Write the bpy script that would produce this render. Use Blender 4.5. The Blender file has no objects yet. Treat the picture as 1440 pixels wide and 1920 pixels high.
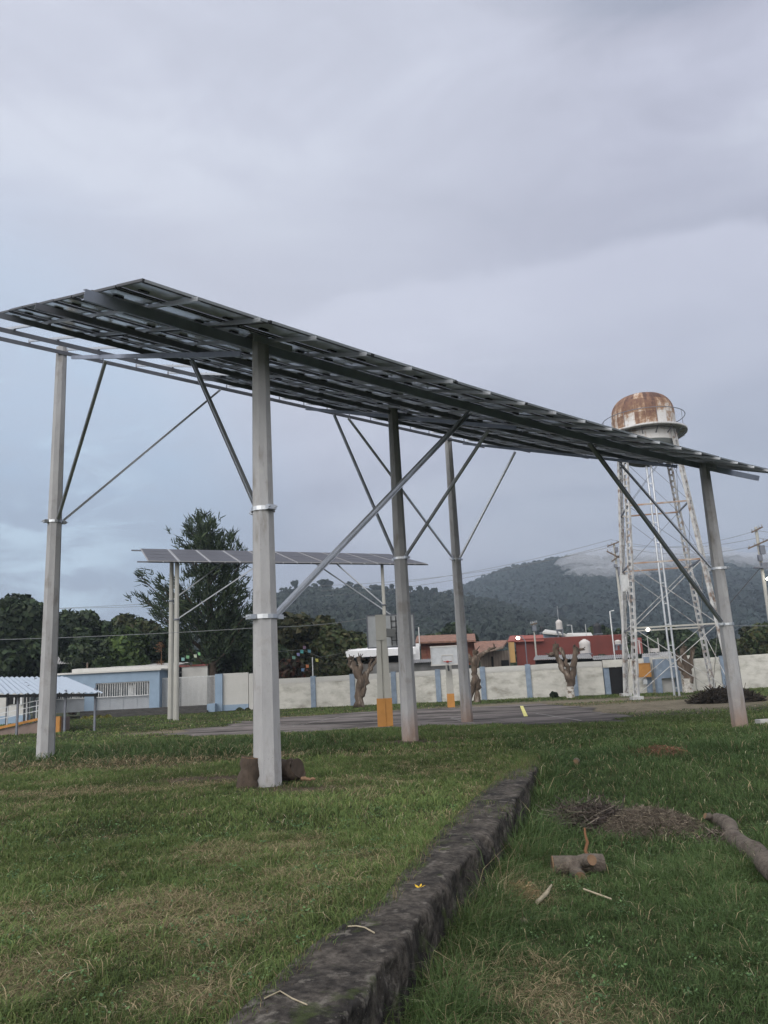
import bpy, math, random
import numpy as np
from mathutils import Vector, Matrix
rnd = random.Random(7)
rng = np.random.default_rng(11)
C = bpy.context.scene.collection
scn = bpy.context.scene
# ------------------------------------------------------------------ camera
F_PX = 1442.0; EYE = 1.6
_up = np.array([-340.0, -6860.0, F_PX]); _up /= np.linalg.norm(_up)
_fw = np.array([0, 0, 1.0]) - _up * _up[2]; _fw /= np.linalg.norm(_fw)
_rt = np.cross(_fw, _up)
if _rt[0] < 0: _rt = -_rt
RM = np.array([_rt, _fw, _up])
def ray(px, py):
    return RM @ np.array([px - 720.0, py - 960.0, F_PX])
def P(px, py, Y):                      # point of the photo's ray at real depth Y
    v = ray(px, py); return np.array([0, 0, EYE]) + v * (Y / v[1])
def G(px, py, z):                      # point of the photo's ray at height z
    v = ray(px, py); return np.array([0, 0, EYE]) + v * ((z - EYE) / v[2])
cam = bpy.data.objects.new('camera', bpy.data.cameras.new('camera')); C.objects.link(cam)
m = Matrix.Identity(4)
for i in range(3):
    m[i][0] = RM[i, 0]; m[i][1] = -RM[i, 1]; m[i][2] = -RM[i, 2]
m[2][3] = EYE
cam.matrix_world = m
cam.data.sensor_fit = 'HORIZONTAL'; cam.data.sensor_width = 36.0
cam.data.lens = F_PX / 1440 * 36.0; cam.data.clip_end = 9000; cam.data.clip_start = 0.05
scn.camera = cam
scn.view_settings.view_transform = 'Standard'; scn.view_settings.look = 'None'
scn.view_settings.gamma = 1; scn.view_settings.exposure = 0.42
scn.render.engine = 'CYCLES'
scn.cycles.use_denoising = True
scn.cycles.max_bounces = 5; scn.cycles.diffuse_bounces = 2; scn.cycles.glossy_bounces = 3
scn.cycles.volume_bounces = 0; scn.cycles.transparent_max_bounces = 8
# ------------------------------------------------------------------ world: overcast sky over a Nishita sky
w = bpy.data.worlds.new('World'); scn.world = w; w.use_nodes = True
SUN_EL, SUN_AZ = math.radians(32), math.radians(215)
nt = w.node_tree; nt.nodes.clear()
def N(nt, t, **k):
    n = nt.nodes.new(t)
    for a, b in k.items(): setattr(n, a, b)
    return n
out = N(nt, 'ShaderNodeOutputWorld'); mixs = N(nt, 'ShaderNodeMixShader')
sky = N(nt, 'ShaderNodeTexSky', sky_type='NISHITA', sun_disc=False, sun_elevation=SUN_EL, sun_rotation=SUN_AZ)
b1 = N(nt, 'ShaderNodeBackground'); b1.inputs[1].default_value = 0.09
b2 = N(nt, 'ShaderNodeBackground'); b2.inputs[1].default_value = 1.0
tc = N(nt, 'ShaderNodeTexCoord')
def lk(a, b): nt.links.new(a, b)
lk(sky.outputs[0], b1.inputs[0])
mp = N(nt, 'ShaderNodeMapping'); mp.inputs['Scale'].default_value = (1.0, 1.0, 2.6); mp.inputs['Rotation'].default_value = (0.0, 0.18, 0.5)
lk(tc.outputs['Generated'], mp.inputs[0])
def noise(scale, detail, rough, dist=0.0, vec=None):
    n = N(nt, 'ShaderNodeTexNoise'); n.inputs['Scale'].default_value = scale; n.inputs['Detail'].default_value = detail
    n.inputs['Roughness'].default_value = rough; n.inputs['Distortion'].default_value = dist
    lk(vec or mp.outputs[0], n.inputs['Vector']); return n
def ramp(src, stops):
    r = N(nt, 'ShaderNodeValToRGB'); e = r.color_ramp.elements
    while len(e) > 1: e.remove(e[-1])
    e[0].position = stops[0][0]; e[0].color = (*stops[0][1], 1)
    for p_, c_ in stops[1:]:
        q = e.new(p_); q.color = (*c_, 1)
    lk(src, r.inputs[0]); return r
n1 = noise(1.35, 5, 0.46, 0.5)
n2 = noise(3.6, 9, 0.58, 0.7)
mx = N(nt, 'ShaderNodeMix', data_type='FLOAT'); mx.inputs[0].default_value = 0.42
lk(n1.outputs[0], mx.inputs[2]); lk(n2.outputs[0], mx.inputs[3])
r1 = ramp(mx.outputs[0], [(0.39, (0.295, 0.315, 0.415)), (0.46, (0.395, 0.405, 0.515)), (0.53, (0.47, 0.485, 0.61)), (0.61, (0.60, 0.63, 0.75))])
# bluer thin cloud low on the left (seen from anywhere: a compass direction of the sky)
sep = N(nt, 'ShaderNodeSeparateXYZ'); lk(tc.outputs['Generated'], sep.inputs[0])
def math_(op, a, b=None, clamp=False):
    n = N(nt, 'ShaderNodeMath', operation=op); n.use_clamp = clamp
    for i, v in enumerate((a, b)):
        if v is None: continue
        if isinstance(v, (int, float)): n.inputs[i].default_value = v
        else: lk(v, n.inputs[i])
    return n.outputs[0]
def dirmask(d, lo, hi):                # smooth patch of sky round a direction
    v = N(nt, 'ShaderNodeVectorMath', operation='DOT_PRODUCT'); v.inputs[1].default_value = Vector(d).normalized()
    lk(tc.outputs['Generated'], v.inputs[0])
    mr = N(nt, 'ShaderNodeMapRange', interpolation_type='SMOOTHERSTEP'); mr.inputs[1].default_value = lo; mr.inputs[2].default_value = hi
    lk(v.outputs['Value'], mr.inputs[0]); return mr.outputs[0]
def mixc(fac, a, b):
    n = N(nt, 'ShaderNodeMix', data_type='RGBA'); lk(fac, n.inputs[0])
    for i, v in ((6, a), (7, b)):
        if isinstance(v, tuple): n.inputs[i].default_value = (*v, 1)
        else: lk(v, n.inputs[i])
    return n.outputs[2]
vl = tuple(ray(-60, 960)); bl = dirmask(vl, 0.90, 0.995)
blf = math_('MULTIPLY', bl, math_('MULTIPLY', n2.outputs[0], 1.45), True)
c1 = mixc(blf, r1.outputs[0], (0.315, 0.475, 0.68))
gr = dirmask(tuple(ray(1280, 840)), 0.93, 1.0)            # greyer bank of cloud over the tower
c2 = mixc(math_('MULTIPLY', gr, 0.6), c1, (0.29, 0.315, 0.405))
lo = N(nt, 'ShaderNodeMapRange', interpolation_type='SMOOTHSTEP'); lo.inputs[1].default_value = 0.42; lo.inputs[2].default_value = 0.02
lk(sep.outputs[2], lo.inputs[0])
c3 = mixc(math_('MULTIPLY', lo.outputs[0], 0.7), c2, (0.235, 0.255, 0.345))
# a long pale cloud edge with a darker bank above it, running up to the right
e1_, e2_ = Vector(ray(620, 560)).normalized(), Vector(ray(1500, 395)).normalized(); en_ = e1_.cross(e2_).normalized()
if en_.z < 0: en_ = -en_
ev = N(nt, 'ShaderNodeVectorMath', operation='DOT_PRODUCT'); ev.inputs[1].default_value = en_; lk(tc.outputs['Generated'], ev.inputs[0])
n3 = noise(2.3, 6, 0.55, 0.8)
ed = math_('ADD', ev.outputs['Value'], math_('MULTIPLY', math_('SUBTRACT', n3.outputs[0], 0.5), 0.16))
def band(src, a, b, c, d):
    m1 = N(nt, 'ShaderNodeMapRange', interpolation_type='SMOOTHSTEP'); m1.inputs[1].default_value = a; m1.inputs[2].default_value = b; lk(src, m1.inputs[0])
    m2 = N(nt, 'ShaderNodeMapRange', interpolation_type='SMOOTHSTEP'); m2.inputs[1].default_value = d; m2.inputs[2].default_value = c; lk(src, m2.inputs[0])
    return math_('MULTIPLY', m1.outputs[0], m2.outputs[0])
side = dirmask(tuple(ray(1150, 480)), 0.80, 0.97)
c3 = mixc(math_('MULTIPLY', math_('MULTIPLY', band(ed, -0.26, -0.02, -0.012, 0.012), side), 0.75), c3, (0.52, 0.535, 0.66))
side2 = dirmask(tuple(ray(820, 420)), 0.86, 0.985)
c3 = mixc(math_('MULTIPLY', math_('MULTIPLY', band(ed, -0.012, 0.02, 0.04, 0.22), side2), 0.62), c3, (0.375, 0.385, 0.49))
tl_ = dirmask(tuple(ray(250, 60)), 0.80, 1.0)
c3 = mixc(math_('MULTIPLY', tl_, 0.5), c3, (0.57, 0.60, 0.71))
# white wisps in the bluer gap low on the left
n4 = noise(5.5, 8, 0.6, 1.2); w4 = N(nt, 'ShaderNodeMapRange', interpolation_type='SMOOTHSTEP'); w4.inputs[1].default_value = .5; w4.inputs[2].default_value = .68; lk(n4.outputs[0], w4.inputs[0])
c3 = mixc(math_('MULTIPLY', math_('MULTIPLY', w4.outputs[0], dirmask(tuple(ray(-20, 930)), 0.965, 0.998)), 0.8), c3, (0.50, 0.64, 0.80))
n5 = noise(3.6, 7, 0.6, 1.0); w5 = N(nt, 'ShaderNodeMapRange', interpolation_type='SMOOTHSTEP'); w5.inputs[1].default_value = .44; w5.inputs[2].default_value = .62; lk(n5.outputs[0], w5.inputs[0])
c3 = mixc(math_('MULTIPLY', math_('MULTIPLY', w5.outputs[0], dirmask(tuple(ray(1000, 1050)), 0.93, 0.995)), 0.5), c3, (0.40, 0.42, 0.52))
# brighter overcast behind the photographer and overhead
bk = dirmask((-0.35, -0.75, 0.55), -0.1, 0.95)
c4 = mixc(math_('MULTIPLY', bk, 0.95), c3, (2.0, 1.97, 1.98))
tn_ = N(nt, 'ShaderNodeMix', data_type='RGBA', blend_type='MULTIPLY'); tn_.inputs[0].default_value = 1.0; tn_.inputs[7].default_value = (0.955, 0.945, 0.905, 1)
lk(c4, tn_.inputs[6]); lk(tn_.outputs[2], b2.inputs[0])
mixs.inputs[0].default_value = 0.93
lk(b1.outputs[0], mixs.inputs[1]); lk(b2.outputs[0], mixs.inputs[2]); lk(mixs.outputs[0], out.inputs[0])
sun = bpy.data.objects.new('sun', bpy.data.lights.new('sun', 'SUN')); C.objects.link(sun)
sun.data.energy = 0.8; sun.data.angle = math.radians(25); sun.data.color = (1.0, 0.97, 0.93)
sd = Vector((math.sin(SUN_AZ) * math.cos(SUN_EL), math.cos(SUN_AZ) * math.cos(SUN_EL), math.sin(SUN_EL)))
sun.rotation_euler = sd.to_track_quat('Z', 'Y').to_euler()
# ------------------------------------------------------------------ helpers
def tag(o, label=None, cat=None, group=None, kind=None):
    if label: o['label'] = label
    if cat: o['category'] = cat
    if group: o['group'] = group
    if kind: o['kind'] = kind
    return o
def thing(name, label, cat, loc=(0, 0, 0), group=None, rz=0.0):
    o = bpy.data.objects.new(name, None); C.objects.link(o); o.empty_display_size = .2
    o.location = Vector([float(a) for a in loc]); o.rotation_euler = (0, 0, rz)
    return tag(o, label, cat, group)
def rotm(rz):
    c, s = math.cos(rz), math.sin(rz); return np.array([[c, -s, 0], [s, c, 0], [0, 0, 1.0]])
class MB:
    """collects shapes in world coordinates; build() links them as ONE mesh object"""
    def __init__(s): s.v = []; s.f = []; s.mi = []; s.n = 0; s.sm = []
    def add(s, v, f, mi=0, smooth=False):
        s.v.extend([tuple(map(float, p)) for p in v]); s.f.extend([tuple(i + s.n for i in q) for q in f])
        s.mi.extend([mi] * len(f)); s.sm.extend([smooth] * len(f)); s.n += len(v); return s
    def box(s, c, d, rz=0.0, mi=0):
        c = np.array(c, float); h = np.array(d, float) / 2; R = rotm(rz)
        v = [c + R @ (h * np.array(k)) for k in ((-1,-1,-1),(1,-1,-1),(1,1,-1),(-1,1,-1),(-1,-1,1),(1,-1,1),(1,1,1),(-1,1,1))]
        return s.add(v, [(0,3,2,1),(4,5,6,7),(0,1,5,4),(1,2,6,5),(2,3,7,6),(3,0,4,7)], mi)
    def beam(s, a, b, wd, ht, up=(0, 0, 1), mi=0):
        a = np.array(a, float); b = np.array(b, float); d = b - a; d /= np.linalg.norm(d)
        x = np.cross(d, np.array(up, float)); x /= max(1e-9, np.linalg.norm(x)); y = np.cross(x, d)
        v = [p + x * i * wd / 2 + y * j * ht / 2 for p in (a, b) for i, j in ((-1,-1),(1,-1),(1,1),(-1,1))]
        return s.add(v, [(0,3,2,1),(4,5,6,7),(0,1,5,4),(1,2,6,5),(2,3,7,6),(3,0,4,7)], mi)
    def chan(s, a, b, wd, ht, t=.012, up=(0, 0, 1), side=1, mi=0):   # C section: web and two flanges
        a = np.array(a, float); b = np.array(b, float); d = b - a; d /= np.linalg.norm(d)
        x = np.cross(d, np.array(up, float)); x /= np.linalg.norm(x); y = np.cross(x, d)
        o = x * side * (wd / 2 - t / 2); s.beam(a + o, b + o, t, ht, up, mi)
        for k in (-1, 1):
            q = y * k * (ht / 2 - t / 2) - x * side * t / 2; s.beam(a + q, b + q, wd - t - .002, t, up, mi)
        return s
    def tube(s, pts, r, n=8, mi=0, smooth=True, caps=True, phase=0.0):
        pts = [np.array(p, float) for p in pts]; k = len(pts)
        rs = [r] * k if np.isscalar(r) else list(r); V = []; F = []
        ref = None
        for i, p in enumerate(pts):
            d = pts[min(i + 1, k - 1)] - pts[max(i - 1, 0)]; d /= max(1e-9, np.linalg.norm(d))
            if ref is None: ref = np.array([1., 0, 0]) if abs(d[0]) < .9 else np.array([0, 1., 0])
            x = ref - d * (ref @ d); x /= max(1e-9, np.linalg.norm(x)); ref = x; y = np.cross(d, x)
            for j in range(n):
                a = 2 * math.pi * j / n + phase; V.append(p + (x * math.cos(a) + y * math.sin(a)) * rs[i])
        for i in range(k - 1):
            for j in range(n):
                q = (j + 1) % n; F.append((i*n+j, i*n+q, (i+1)*n+q, (i+1)*n+j))
        s.add(V, F, mi, smooth)
        if caps:
            s.add(V[:n], [tuple(range(n))[::-1]], mi); s.add(V[-n:], [tuple(range(n))], mi)
        return s
    def lathe(s, c, prof, n=24, mi=0, smooth=True):
        c = np.array(c, float); V = []; F = []
        for r, z in prof:
            for j in range(n):
                a = 2 * math.pi * j / n; V.append(c + np.array([r * math.cos(a), r * math.sin(a), z]))
        for i in range(len(prof) - 1):
            for j in range(n):
                q = (j + 1) % n; F.append((i*n+j, i*n+q, (i+1)*n+q, (i+1)*n+j))
        return s.add(V, F, mi, smooth)
    def slab(s, quad, t, mi=0):           # a quad given by 4 points, thickened downward by t
        q = [np.array(p, float) for p in quad]; d = np.array([0, 0, t]); V = q + [p - d for p in q]
        return s.add(V, [(0,1,2,3),(7,6,5,4),(0,4,5,1),(1,5,6,2),(2,6,7,3),(3,7,4,0)], mi)
    def each(s, name, mat, parent=None, per=1):     # every closed piece as an object of its own
        i = 0; res = []
        while i < len(s.f):
            lo = min(s.f[i]); grp = set(s.f[i]); fs = [s.f[i]]; k = i + 1
            while k < len(s.f) and k - i < s.piece: fs.append(s.f[k]); k += 1
            ids = sorted({q for f in fs for q in f}); mp_ = {q: n for n, q in enumerate(ids)}; m2 = MB()
            m2.add([s.v[q] for q in ids], [tuple(mp_[q] for q in f) for f in fs], 0, s.sm[i]); res.append(m2.build(name, mat, parent)); i = k
        return res
    piece = 6
    def build(s, name, mat, parent=None, origin=None):
        mats = mat if isinstance(mat, (list, tuple)) else [mat]
        if parent is not None:
            off = np.array(parent.location); R = rotm(-parent.rotation_euler[2])
            p = parent.parent
            while p is not None: off = off + np.array(p.location); R = rotm(-p.rotation_euler[2]); p = p.parent
        else:
            off = np.array(origin if origin is not None else (0, 0, 0), float); R = np.eye(3)
        V = (np.array(s.v) - off) @ R.T
        me = bpy.data.meshes.new(name); me.from_pydata(V.tolist(), [], s.f)
        for mm in mats: me.materials.append(mm)
        me.polygons.foreach_set('material_index', s.mi); me.polygons.foreach_set('use_smooth', s.sm); me.update()
        o = bpy.data.objects.new(name, me); C.objects.link(o)
        if parent is not None: o.parent = parent
        else: o.location = Vector([float(a) for a in off])
        return o
def solo(mb, name, mat, label, cat, group=None, origin=None, kind=None):
    return tag(mb.build(name, mat, None, origin), label, cat, group, kind)
def np_mesh(name, V, faces, mats, parent=None, col=None, smooth=False, origin=None):
    """V (n,3); faces list of (m,k) int arrays"""
    me = bpy.data.meshes.new(name)
    off = np.array(origin if origin is not None else (0, 0, 0), float)
    if parent is not None: off = np.array(parent.location)
    V = V - off
    me.vertices.add(len(V)); me.vertices.foreach_set('co', V.astype(np.float32).ravel())
    idx = np.concatenate([f.ravel() for f in faces]); tot = np.concatenate([np.full(len(f), f.shape[1]) for f in faces])
    me.loops.add(len(idx)); me.loops.foreach_set('vertex_index', idx.astype(np.int32))
    me.polygons.add(len(tot)); st = np.concatenate([[0], np.cumsum(tot)[:-1]])
    me.polygons.foreach_set('loop_start', st.astype(np.int32)); me.polygons.foreach_set('loop_total', tot.astype(np.int32))
    if smooth: me.polygons.foreach_set('use_smooth', np.ones(len(tot), bool))
    for mm in mats: me.materials.append(mm)
    if col is not None:
        a = me.color_attributes.new('Col', 'FLOAT_COLOR', 'POINT')
        a.data.foreach_set('color', np.concatenate([col, np.ones((len(col), 1))], 1).astype(np.float32).ravel())
    me.update(calc_edges=True)
    o = bpy.data.objects.new(name, me); C.objects.link(o)
    if parent is not None: o.parent = parent
    else: o.location = Vector(off.tolist())
    return o
_lat = rng.random((256, 256))
def vn(x, y, s, seed=0):                  # value noise, cell size s metres
    x = np.asarray(x, float) / s + seed * 17.3; y = np.asarray(y, float) / s + seed * 9.1
    i = np.floor(x).astype(int); j = np.floor(y).astype(int); u = x - i; v = y - j
    u = u * u * (3 - 2 * u); v = v * v * (3 - 2 * v); A = lambda a, b: _lat[a % 256, b % 256]
    return (A(i, j) * (1-u) + A(i+1, j) * u) * (1-v) + (A(i, j+1) * (1-u) + A(i+1, j+1) * u) * v
def fbm(x, y, s, o=3, seed=0):
    t = 0; a = 1; n = 0
    for k in range(o): t = t + a * vn(x, y, s / 2**k, seed + k); n += a; a *= .5
    return t / n
def sst(a, b, x):
    t = np.clip((np.asarray(x, float) - a) / (b - a), 0, 1); return t * t * (3 - 2 * t)
# ------------------------------------------------------------------ materials
MATS = {}
def mat(name, col, rough=.8, metal=0.0, var=.15, scale=6.0, bump=0.0, bscale=None, col2=None, thr=(.5, .7), scale2=2.0, stretch=(1, 1, 1), spec=.3, vcol=False, emit=None, detail=5, trans=0.0, foot=None):
    m = bpy.data.materials.new(name); m.use_nodes = True; t = m.node_tree; b = t.nodes['Principled BSDF']
    tcn = t.nodes.new('ShaderNodeTexCoord'); mpn = t.nodes.new('ShaderNodeMapping'); mpn.inputs['Scale'].default_value = stretch
    t.links.new(tcn.outputs['Object'], mpn.inputs[0])
    def nz(sc):
        n = t.nodes.new('ShaderNodeTexNoise'); n.inputs['Scale'].default_value = sc; n.inputs['Detail'].default_value = detail
        n.inputs['Roughness'].default_value = .6; t.links.new(mpn.outputs[0], n.inputs['Vector']); return n
    b.inputs['Roughness'].default_value = rough; b.inputs['Metallic'].default_value = metal
    b.inputs['Specular IOR Level'].default_value = spec
    n = nz(scale); mr = t.nodes.new('ShaderNodeMapRange'); mr.inputs[1].default_value = .3; mr.inputs[2].default_value = .7
    mr.inputs[3].default_value = 1 - var; mr.inputs[4].default_value = 1 + var; t.links.new(n.outputs[0], mr.inputs[0])
    if vcol:
        src = t.nodes.new('ShaderNodeAttribute'); src.attribute_name = 'Col'; base = src.outputs['Color']
    else:
        rg = t.nodes.new('ShaderNodeRGB'); rg.outputs[0].default_value = (*col, 1); base = rg.outputs[0]
    if col2 is not None:
        n2_ = nz(scale2); m2 = t.nodes.new('ShaderNodeMapRange'); m2.inputs[1].default_value = thr[0]; m2.inputs[2].default_value = thr[1]
        t.links.new(n2_.outputs[0], m2.inputs[0])
        mc = t.nodes.new('ShaderNodeMix'); mc.data_type = 'RGBA'; t.links.new(m2.outputs[0], mc.inputs[0])
        t.links.new(base, mc.inputs[6]); mc.inputs[7].default_value = (*col2, 1); base = mc.outputs[2]
    if foot:                       # red soil splashed on the lowest part
        sx = t.nodes.new('ShaderNodeSeparateXYZ'); t.links.new(tcn.outputs['Object'], sx.inputs[0]); n3 = nz(3.0)
        ad = t.nodes.new('ShaderNodeMath'); ad.operation = 'MULTIPLY_ADD'; ad.inputs[1].default_value = -1.6; t.links.new(n3.outputs[0], ad.inputs[0]); t.links.new(sx.outputs[2], ad.inputs[2])
        m3 = t.nodes.new('ShaderNodeMapRange'); m3.inputs[1].default_value = foot[1] - .75; m3.inputs[2].default_value = -1.15; m3.inputs[4].default_value = .7; t.links.new(ad.outputs[0], m3.inputs[0])
        mc3 = t.nodes.new('ShaderNodeMix'); mc3.data_type = 'RGBA'; t.links.new(m3.outputs[0], mc3.inputs[0]); t.links.new(base, mc3.inputs[6]); mc3.inputs[7].default_value = (*foot[0], 1); base = mc3.outputs[2]
    vm = t.nodes.new('ShaderNodeVectorMath'); vm.operation = 'SCALE'; t.links.new(base, vm.inputs[0]); t.links.new(mr.outputs[0], vm.inputs['Scale'])
    t.links.new(vm.outputs[0], b.inputs['Base Color'])
    if bump > 0:
        nb = nz(bscale or scale * 3); bp = t.nodes.new('ShaderNodeBump'); bp.inputs['Strength'].default_value = 1.0
        bp.inputs['Distance'].default_value = bump; t.links.new(nb.outputs[0], bp.inputs['Height']); t.links.new(bp.outputs[0], b.inputs['Normal'])
    if emit:
        b.inputs['Emission Color'].default_value = (*emit[0], 1); b.inputs['Emission Strength'].default_value = emit[1]
    if trans > 0:
        tr = t.nodes.new('ShaderNodeBsdfTranslucent'); t.links.new(vm.outputs[0], tr.inputs[0]); ms = t.nodes.new('ShaderNodeMixShader')
        ms.inputs[0].default_value = trans; o_ = t.nodes['Material Output']
        t.links.new(b.outputs[0], ms.inputs[1]); t.links.new(tr.outputs[0], ms.inputs[2]); t.links.new(ms.outputs[0], o_.inputs[0])
    MATS[name] = m; return m
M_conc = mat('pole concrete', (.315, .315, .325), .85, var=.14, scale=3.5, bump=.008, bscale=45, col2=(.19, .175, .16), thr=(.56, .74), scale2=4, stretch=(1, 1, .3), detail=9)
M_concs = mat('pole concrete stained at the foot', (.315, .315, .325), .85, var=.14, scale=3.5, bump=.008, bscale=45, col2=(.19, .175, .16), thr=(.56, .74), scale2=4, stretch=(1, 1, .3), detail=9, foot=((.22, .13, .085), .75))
M_stain = mat('soil stained concrete', (.25, .13, .075), .9, var=.3, scale=6, bump=.006, bscale=50)
M_galv = mat('galvanised steel', (.50, .52, .55), .38, metal=.85, var=.12, scale=3)
M_galvd = mat('dull galvanised steel', (.15, .16, .19), .5, metal=.25, var=.15, scale=3)
M_galvm = mat('galvanised beam', (.25, .28, .36), .5, metal=.3, var=.15, scale=2)
M_alu = mat('module frame', (.05, .052, .058), .5, metal=.3, var=.06)
M_back = mat('module backsheet', (.56, .60, .72), .14, var=.10, scale=1.3, spec=.6)
M_jbox = mat('junction box plastic', (.02, .02, .022), .5)
M_cell = mat('dark solar cells', (.035, .034, .042), .42, var=.15, scale=1, spec=.35)
M_busb = mat('pale module joints', (.26, .26, .27), .5, var=.05)
M_white = mat('white wall paint', (.46, .455, .44), .85, var=.05, scale=1.2, col2=(.38, .38, .35), thr=(.58, .82), scale2=1.5, bump=.004, bscale=20)
M_block = mat('whitewashed block wall', (.50, .49, .455), .9, var=.12, scale=1.2, col2=(.24, .23, .20), thr=(.50, .75), scale2=.9, bump=.012, bscale=9, stretch=(1, 1, 2.2))
M_blue = mat('pale blue paint', (.225, .30, .395), .8, var=.08, scale=1.5, col2=(.20, .28, .38), thr=(.6, .85))
M_bluew = mat('worn blue paint', (.19, .24, .31), .85, var=.2, scale=3, col2=(.4, .42, .44), thr=(.6, .8))
M_greyp = mat('grey painted panel', (.30, .32, .35), .7, var=.08, scale=2)
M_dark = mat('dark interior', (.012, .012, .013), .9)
M_glass = mat('window glass', (.05, .06, .075), .08, spec=.8)
M_bars = mat('white painted bars', (.52, .53, .54), .6)
M_metalr = mat('corrugated metal roof', (.33, .38, .45), .5, metal=.25, var=.05)
M_metalo = mat('old corrugated sheet', (.24, .24, .245), .75, var=.2, scale=1.5, col2=(.13, .10, .08), thr=(.55, .75))
M_tile = mat('clay roof tiles', (.21, .115, .085), .9, var=.35, scale=3, col2=(.10, .07, .06), thr=(.5, .75), scale2=2, bump=.05, bscale=6)
M_red = mat('red painted wall', (.135, .036, .030), .85, var=.1, scale=.5, col2=(.10, .03, .025), thr=(.5, .8), scale2=.6)
M_redr = mat('orange red roof', (.24, .07, .055), .8, var=.1, scale=.6)
M_pink = mat('faded red wall', (.22, .075, .07), .85, var=.1, scale=.6)
M_brick = mat('brick wall', (.24, .10, .07), .9, var=.25, scale=2.5, col2=(.16, .085, .065), thr=(.45, .7))
M_ochre = mat('ochre wall', (.38, .24, .10), .85, var=.12, scale=.7)
M_orange = mat('orange paint', (.42, .20, .055), .7, var=.1, scale=2.5, col2=(.35, .17, .06), thr=(.6, .85))
M_cream = mat('cream painted concrete', (.36, .355, .33), .8, var=.08, scale=1.5)
M_wood = mat('weathered wood', (.13, .10, .08), .9, var=.3, scale=4)
M_bark = mat('bare bark', (.10, .075, .058), .95, var=.4, scale=5, bump=.05, bscale=9, col2=(.30, .26, .22), thr=(.55, .75), scale2=4, stretch=(1, 1, .3))
M_barkd = mat('dark bark', (.06, .045, .035), .95, var=.4, scale=7, bump=.02, bscale=24, stretch=(1, 1, .5))
M_logb = mat('grey log bark', (.105, .088, .074), .95, var=.35, scale=12, bump=.02, bscale=40, col2=(.07, .055, .045), thr=(.5, .7), scale2=9)
M_cut = mat('cut wood face', (.16, .10, .062), .85, var=.2, scale=14)
M_lime = mat('limewashed bark', (.48, .46, .43), .95, var=.3, scale=6, bump=.03, bscale=10, col2=(.16, .12, .09), thr=(.5, .65), scale2=5)
M_leaf = mat('tree leaves', (.05, .07, .03), .6, vcol=True, var=.3, scale=1.2, spec=.2, trans=.12)
M_grass = mat('grass blades', (.05, .07, .03), .7, vcol=True, var=.12, scale=2, spec=.15, trans=.25)
M_ground = mat('soil and thatch', (.05, .05, .03), .98, vcol=True, var=.45, scale=14, bump=.03, bscale=30, spec=.1, detail=8)
M_court = mat('worn court concrete', (.155, .138, .132), .9, var=.45, scale=1.6, col2=(.045, .040, .037), thr=(.44, .60), scale2=.9, bump=.004, bscale=30, spec=.1, stretch=(.28, 1.1, 1), detail=9)
M_line = mat('faded court paint', (.22, .21, .20), .8, var=.4, scale=3)
M_yel = mat('yellow paint mark', (.60, .56, .20), .8, var=.2, scale=5)
M_hill = mat('wooded hill', (.03, .04, .03), 1.0, vcol=True, var=.6, scale=.09, spec=.05, detail=9)
M_rwall = mat('mossy old concrete', (.070, .062, .055), .95, var=.6, scale=22, bump=.012, bscale=60, col2=(.024, .022, .021), thr=(.40, .60), scale2=3.5, spec=.12, detail=12)
def add_spots(m_, specs):          # lichen, moss and bare spots mixed over a material's base colour
    t = m_.node_tree; b = t.nodes['Principled BSDF']; src = b.inputs['Base Color'].links[0].from_socket
    tcn = t.nodes.new('ShaderNodeTexCoord')
    for col, sc, lo_, hi_, amt in specs:
        n = t.nodes.new('ShaderNodeTexNoise'); n.inputs['Scale'].default_value = sc; n.inputs['Detail'].default_value = 8; n.inputs['Roughness'].default_value = .62; t.links.new(tcn.outputs['Object'], n.inputs[0])
        mr = t.nodes.new('ShaderNodeMapRange'); mr.inputs[1].default_value = lo_; mr.inputs[2].default_value = hi_; mr.inputs[4].default_value = amt; t.links.new(n.outputs[0], mr.inputs[0])
        mc = t.nodes.new('ShaderNodeMix'); mc.data_type = 'RGBA'; t.links.new(mr.outputs[0], mc.inputs[0]); t.links.new(src, mc.inputs[6]); mc.inputs[7].default_value = (*col, 1); src = mc.outputs[2]
    t.links.new(src, b.inputs['Base Color'])
add_spots(M_rwall, [((.19, .175, .155), 9, .57, .66, .55), ((.045, .06, .02), 4, .58, .68, .7), ((.26, .24, .21), 40, .66, .72, .6)])
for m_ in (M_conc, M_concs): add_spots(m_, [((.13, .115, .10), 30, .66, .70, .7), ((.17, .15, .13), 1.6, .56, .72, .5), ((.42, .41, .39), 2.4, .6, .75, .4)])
add_spots(M_block, [((.20, .19, .16), .7, .55, .75, .6), ((.30, .27, .22), 3, .58, .7, .4)])
add_spots(M_court, [((.20, .18, .16), .8, .58, .70, .5), ((.035, .04, .02), 1.3, .60, .68, .6)])
M_litter = mat('dry litter', (.20, .15, .09), .9, vcol=True, var=.2)
M_black = mat('black plastic', (.02, .022, .026), .5)
M_wire = mat('dark cable', (.05, .05, .055), .6)
M_wireg = mat('grey cable', (.18, .19, .20), .6)
M_tankw = mat('white plastic tank', (.44, .42, .41), .6, var=.06)
M_rim = mat('red rim paint', (.30, .05, .04), .6)
M_acryl = mat('grey backboard', (.42, .44, .46), .4, var=.08)
M_lampg = mat('lit lamp glass', (.8, .8, .8), .4, emit=((1.0, .93, .78), 9.0))
M_towerp = mat('weathered silver paint', (.46, .46, .46), .55, metal=.25, var=.2, scale=3.0, col2=(.20, .14, .11), thr=(.52, .68), scale2=2.2)
M_rustrod = mat('rusty strut', (.30, .20, .15), .8, var=.3, scale=2, col2=(.42, .40, .38), thr=(.45, .6), scale2=.8)
M_stone = mat('pale stone', (.28, .25, .20), .9, var=.2, scale=10)
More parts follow.
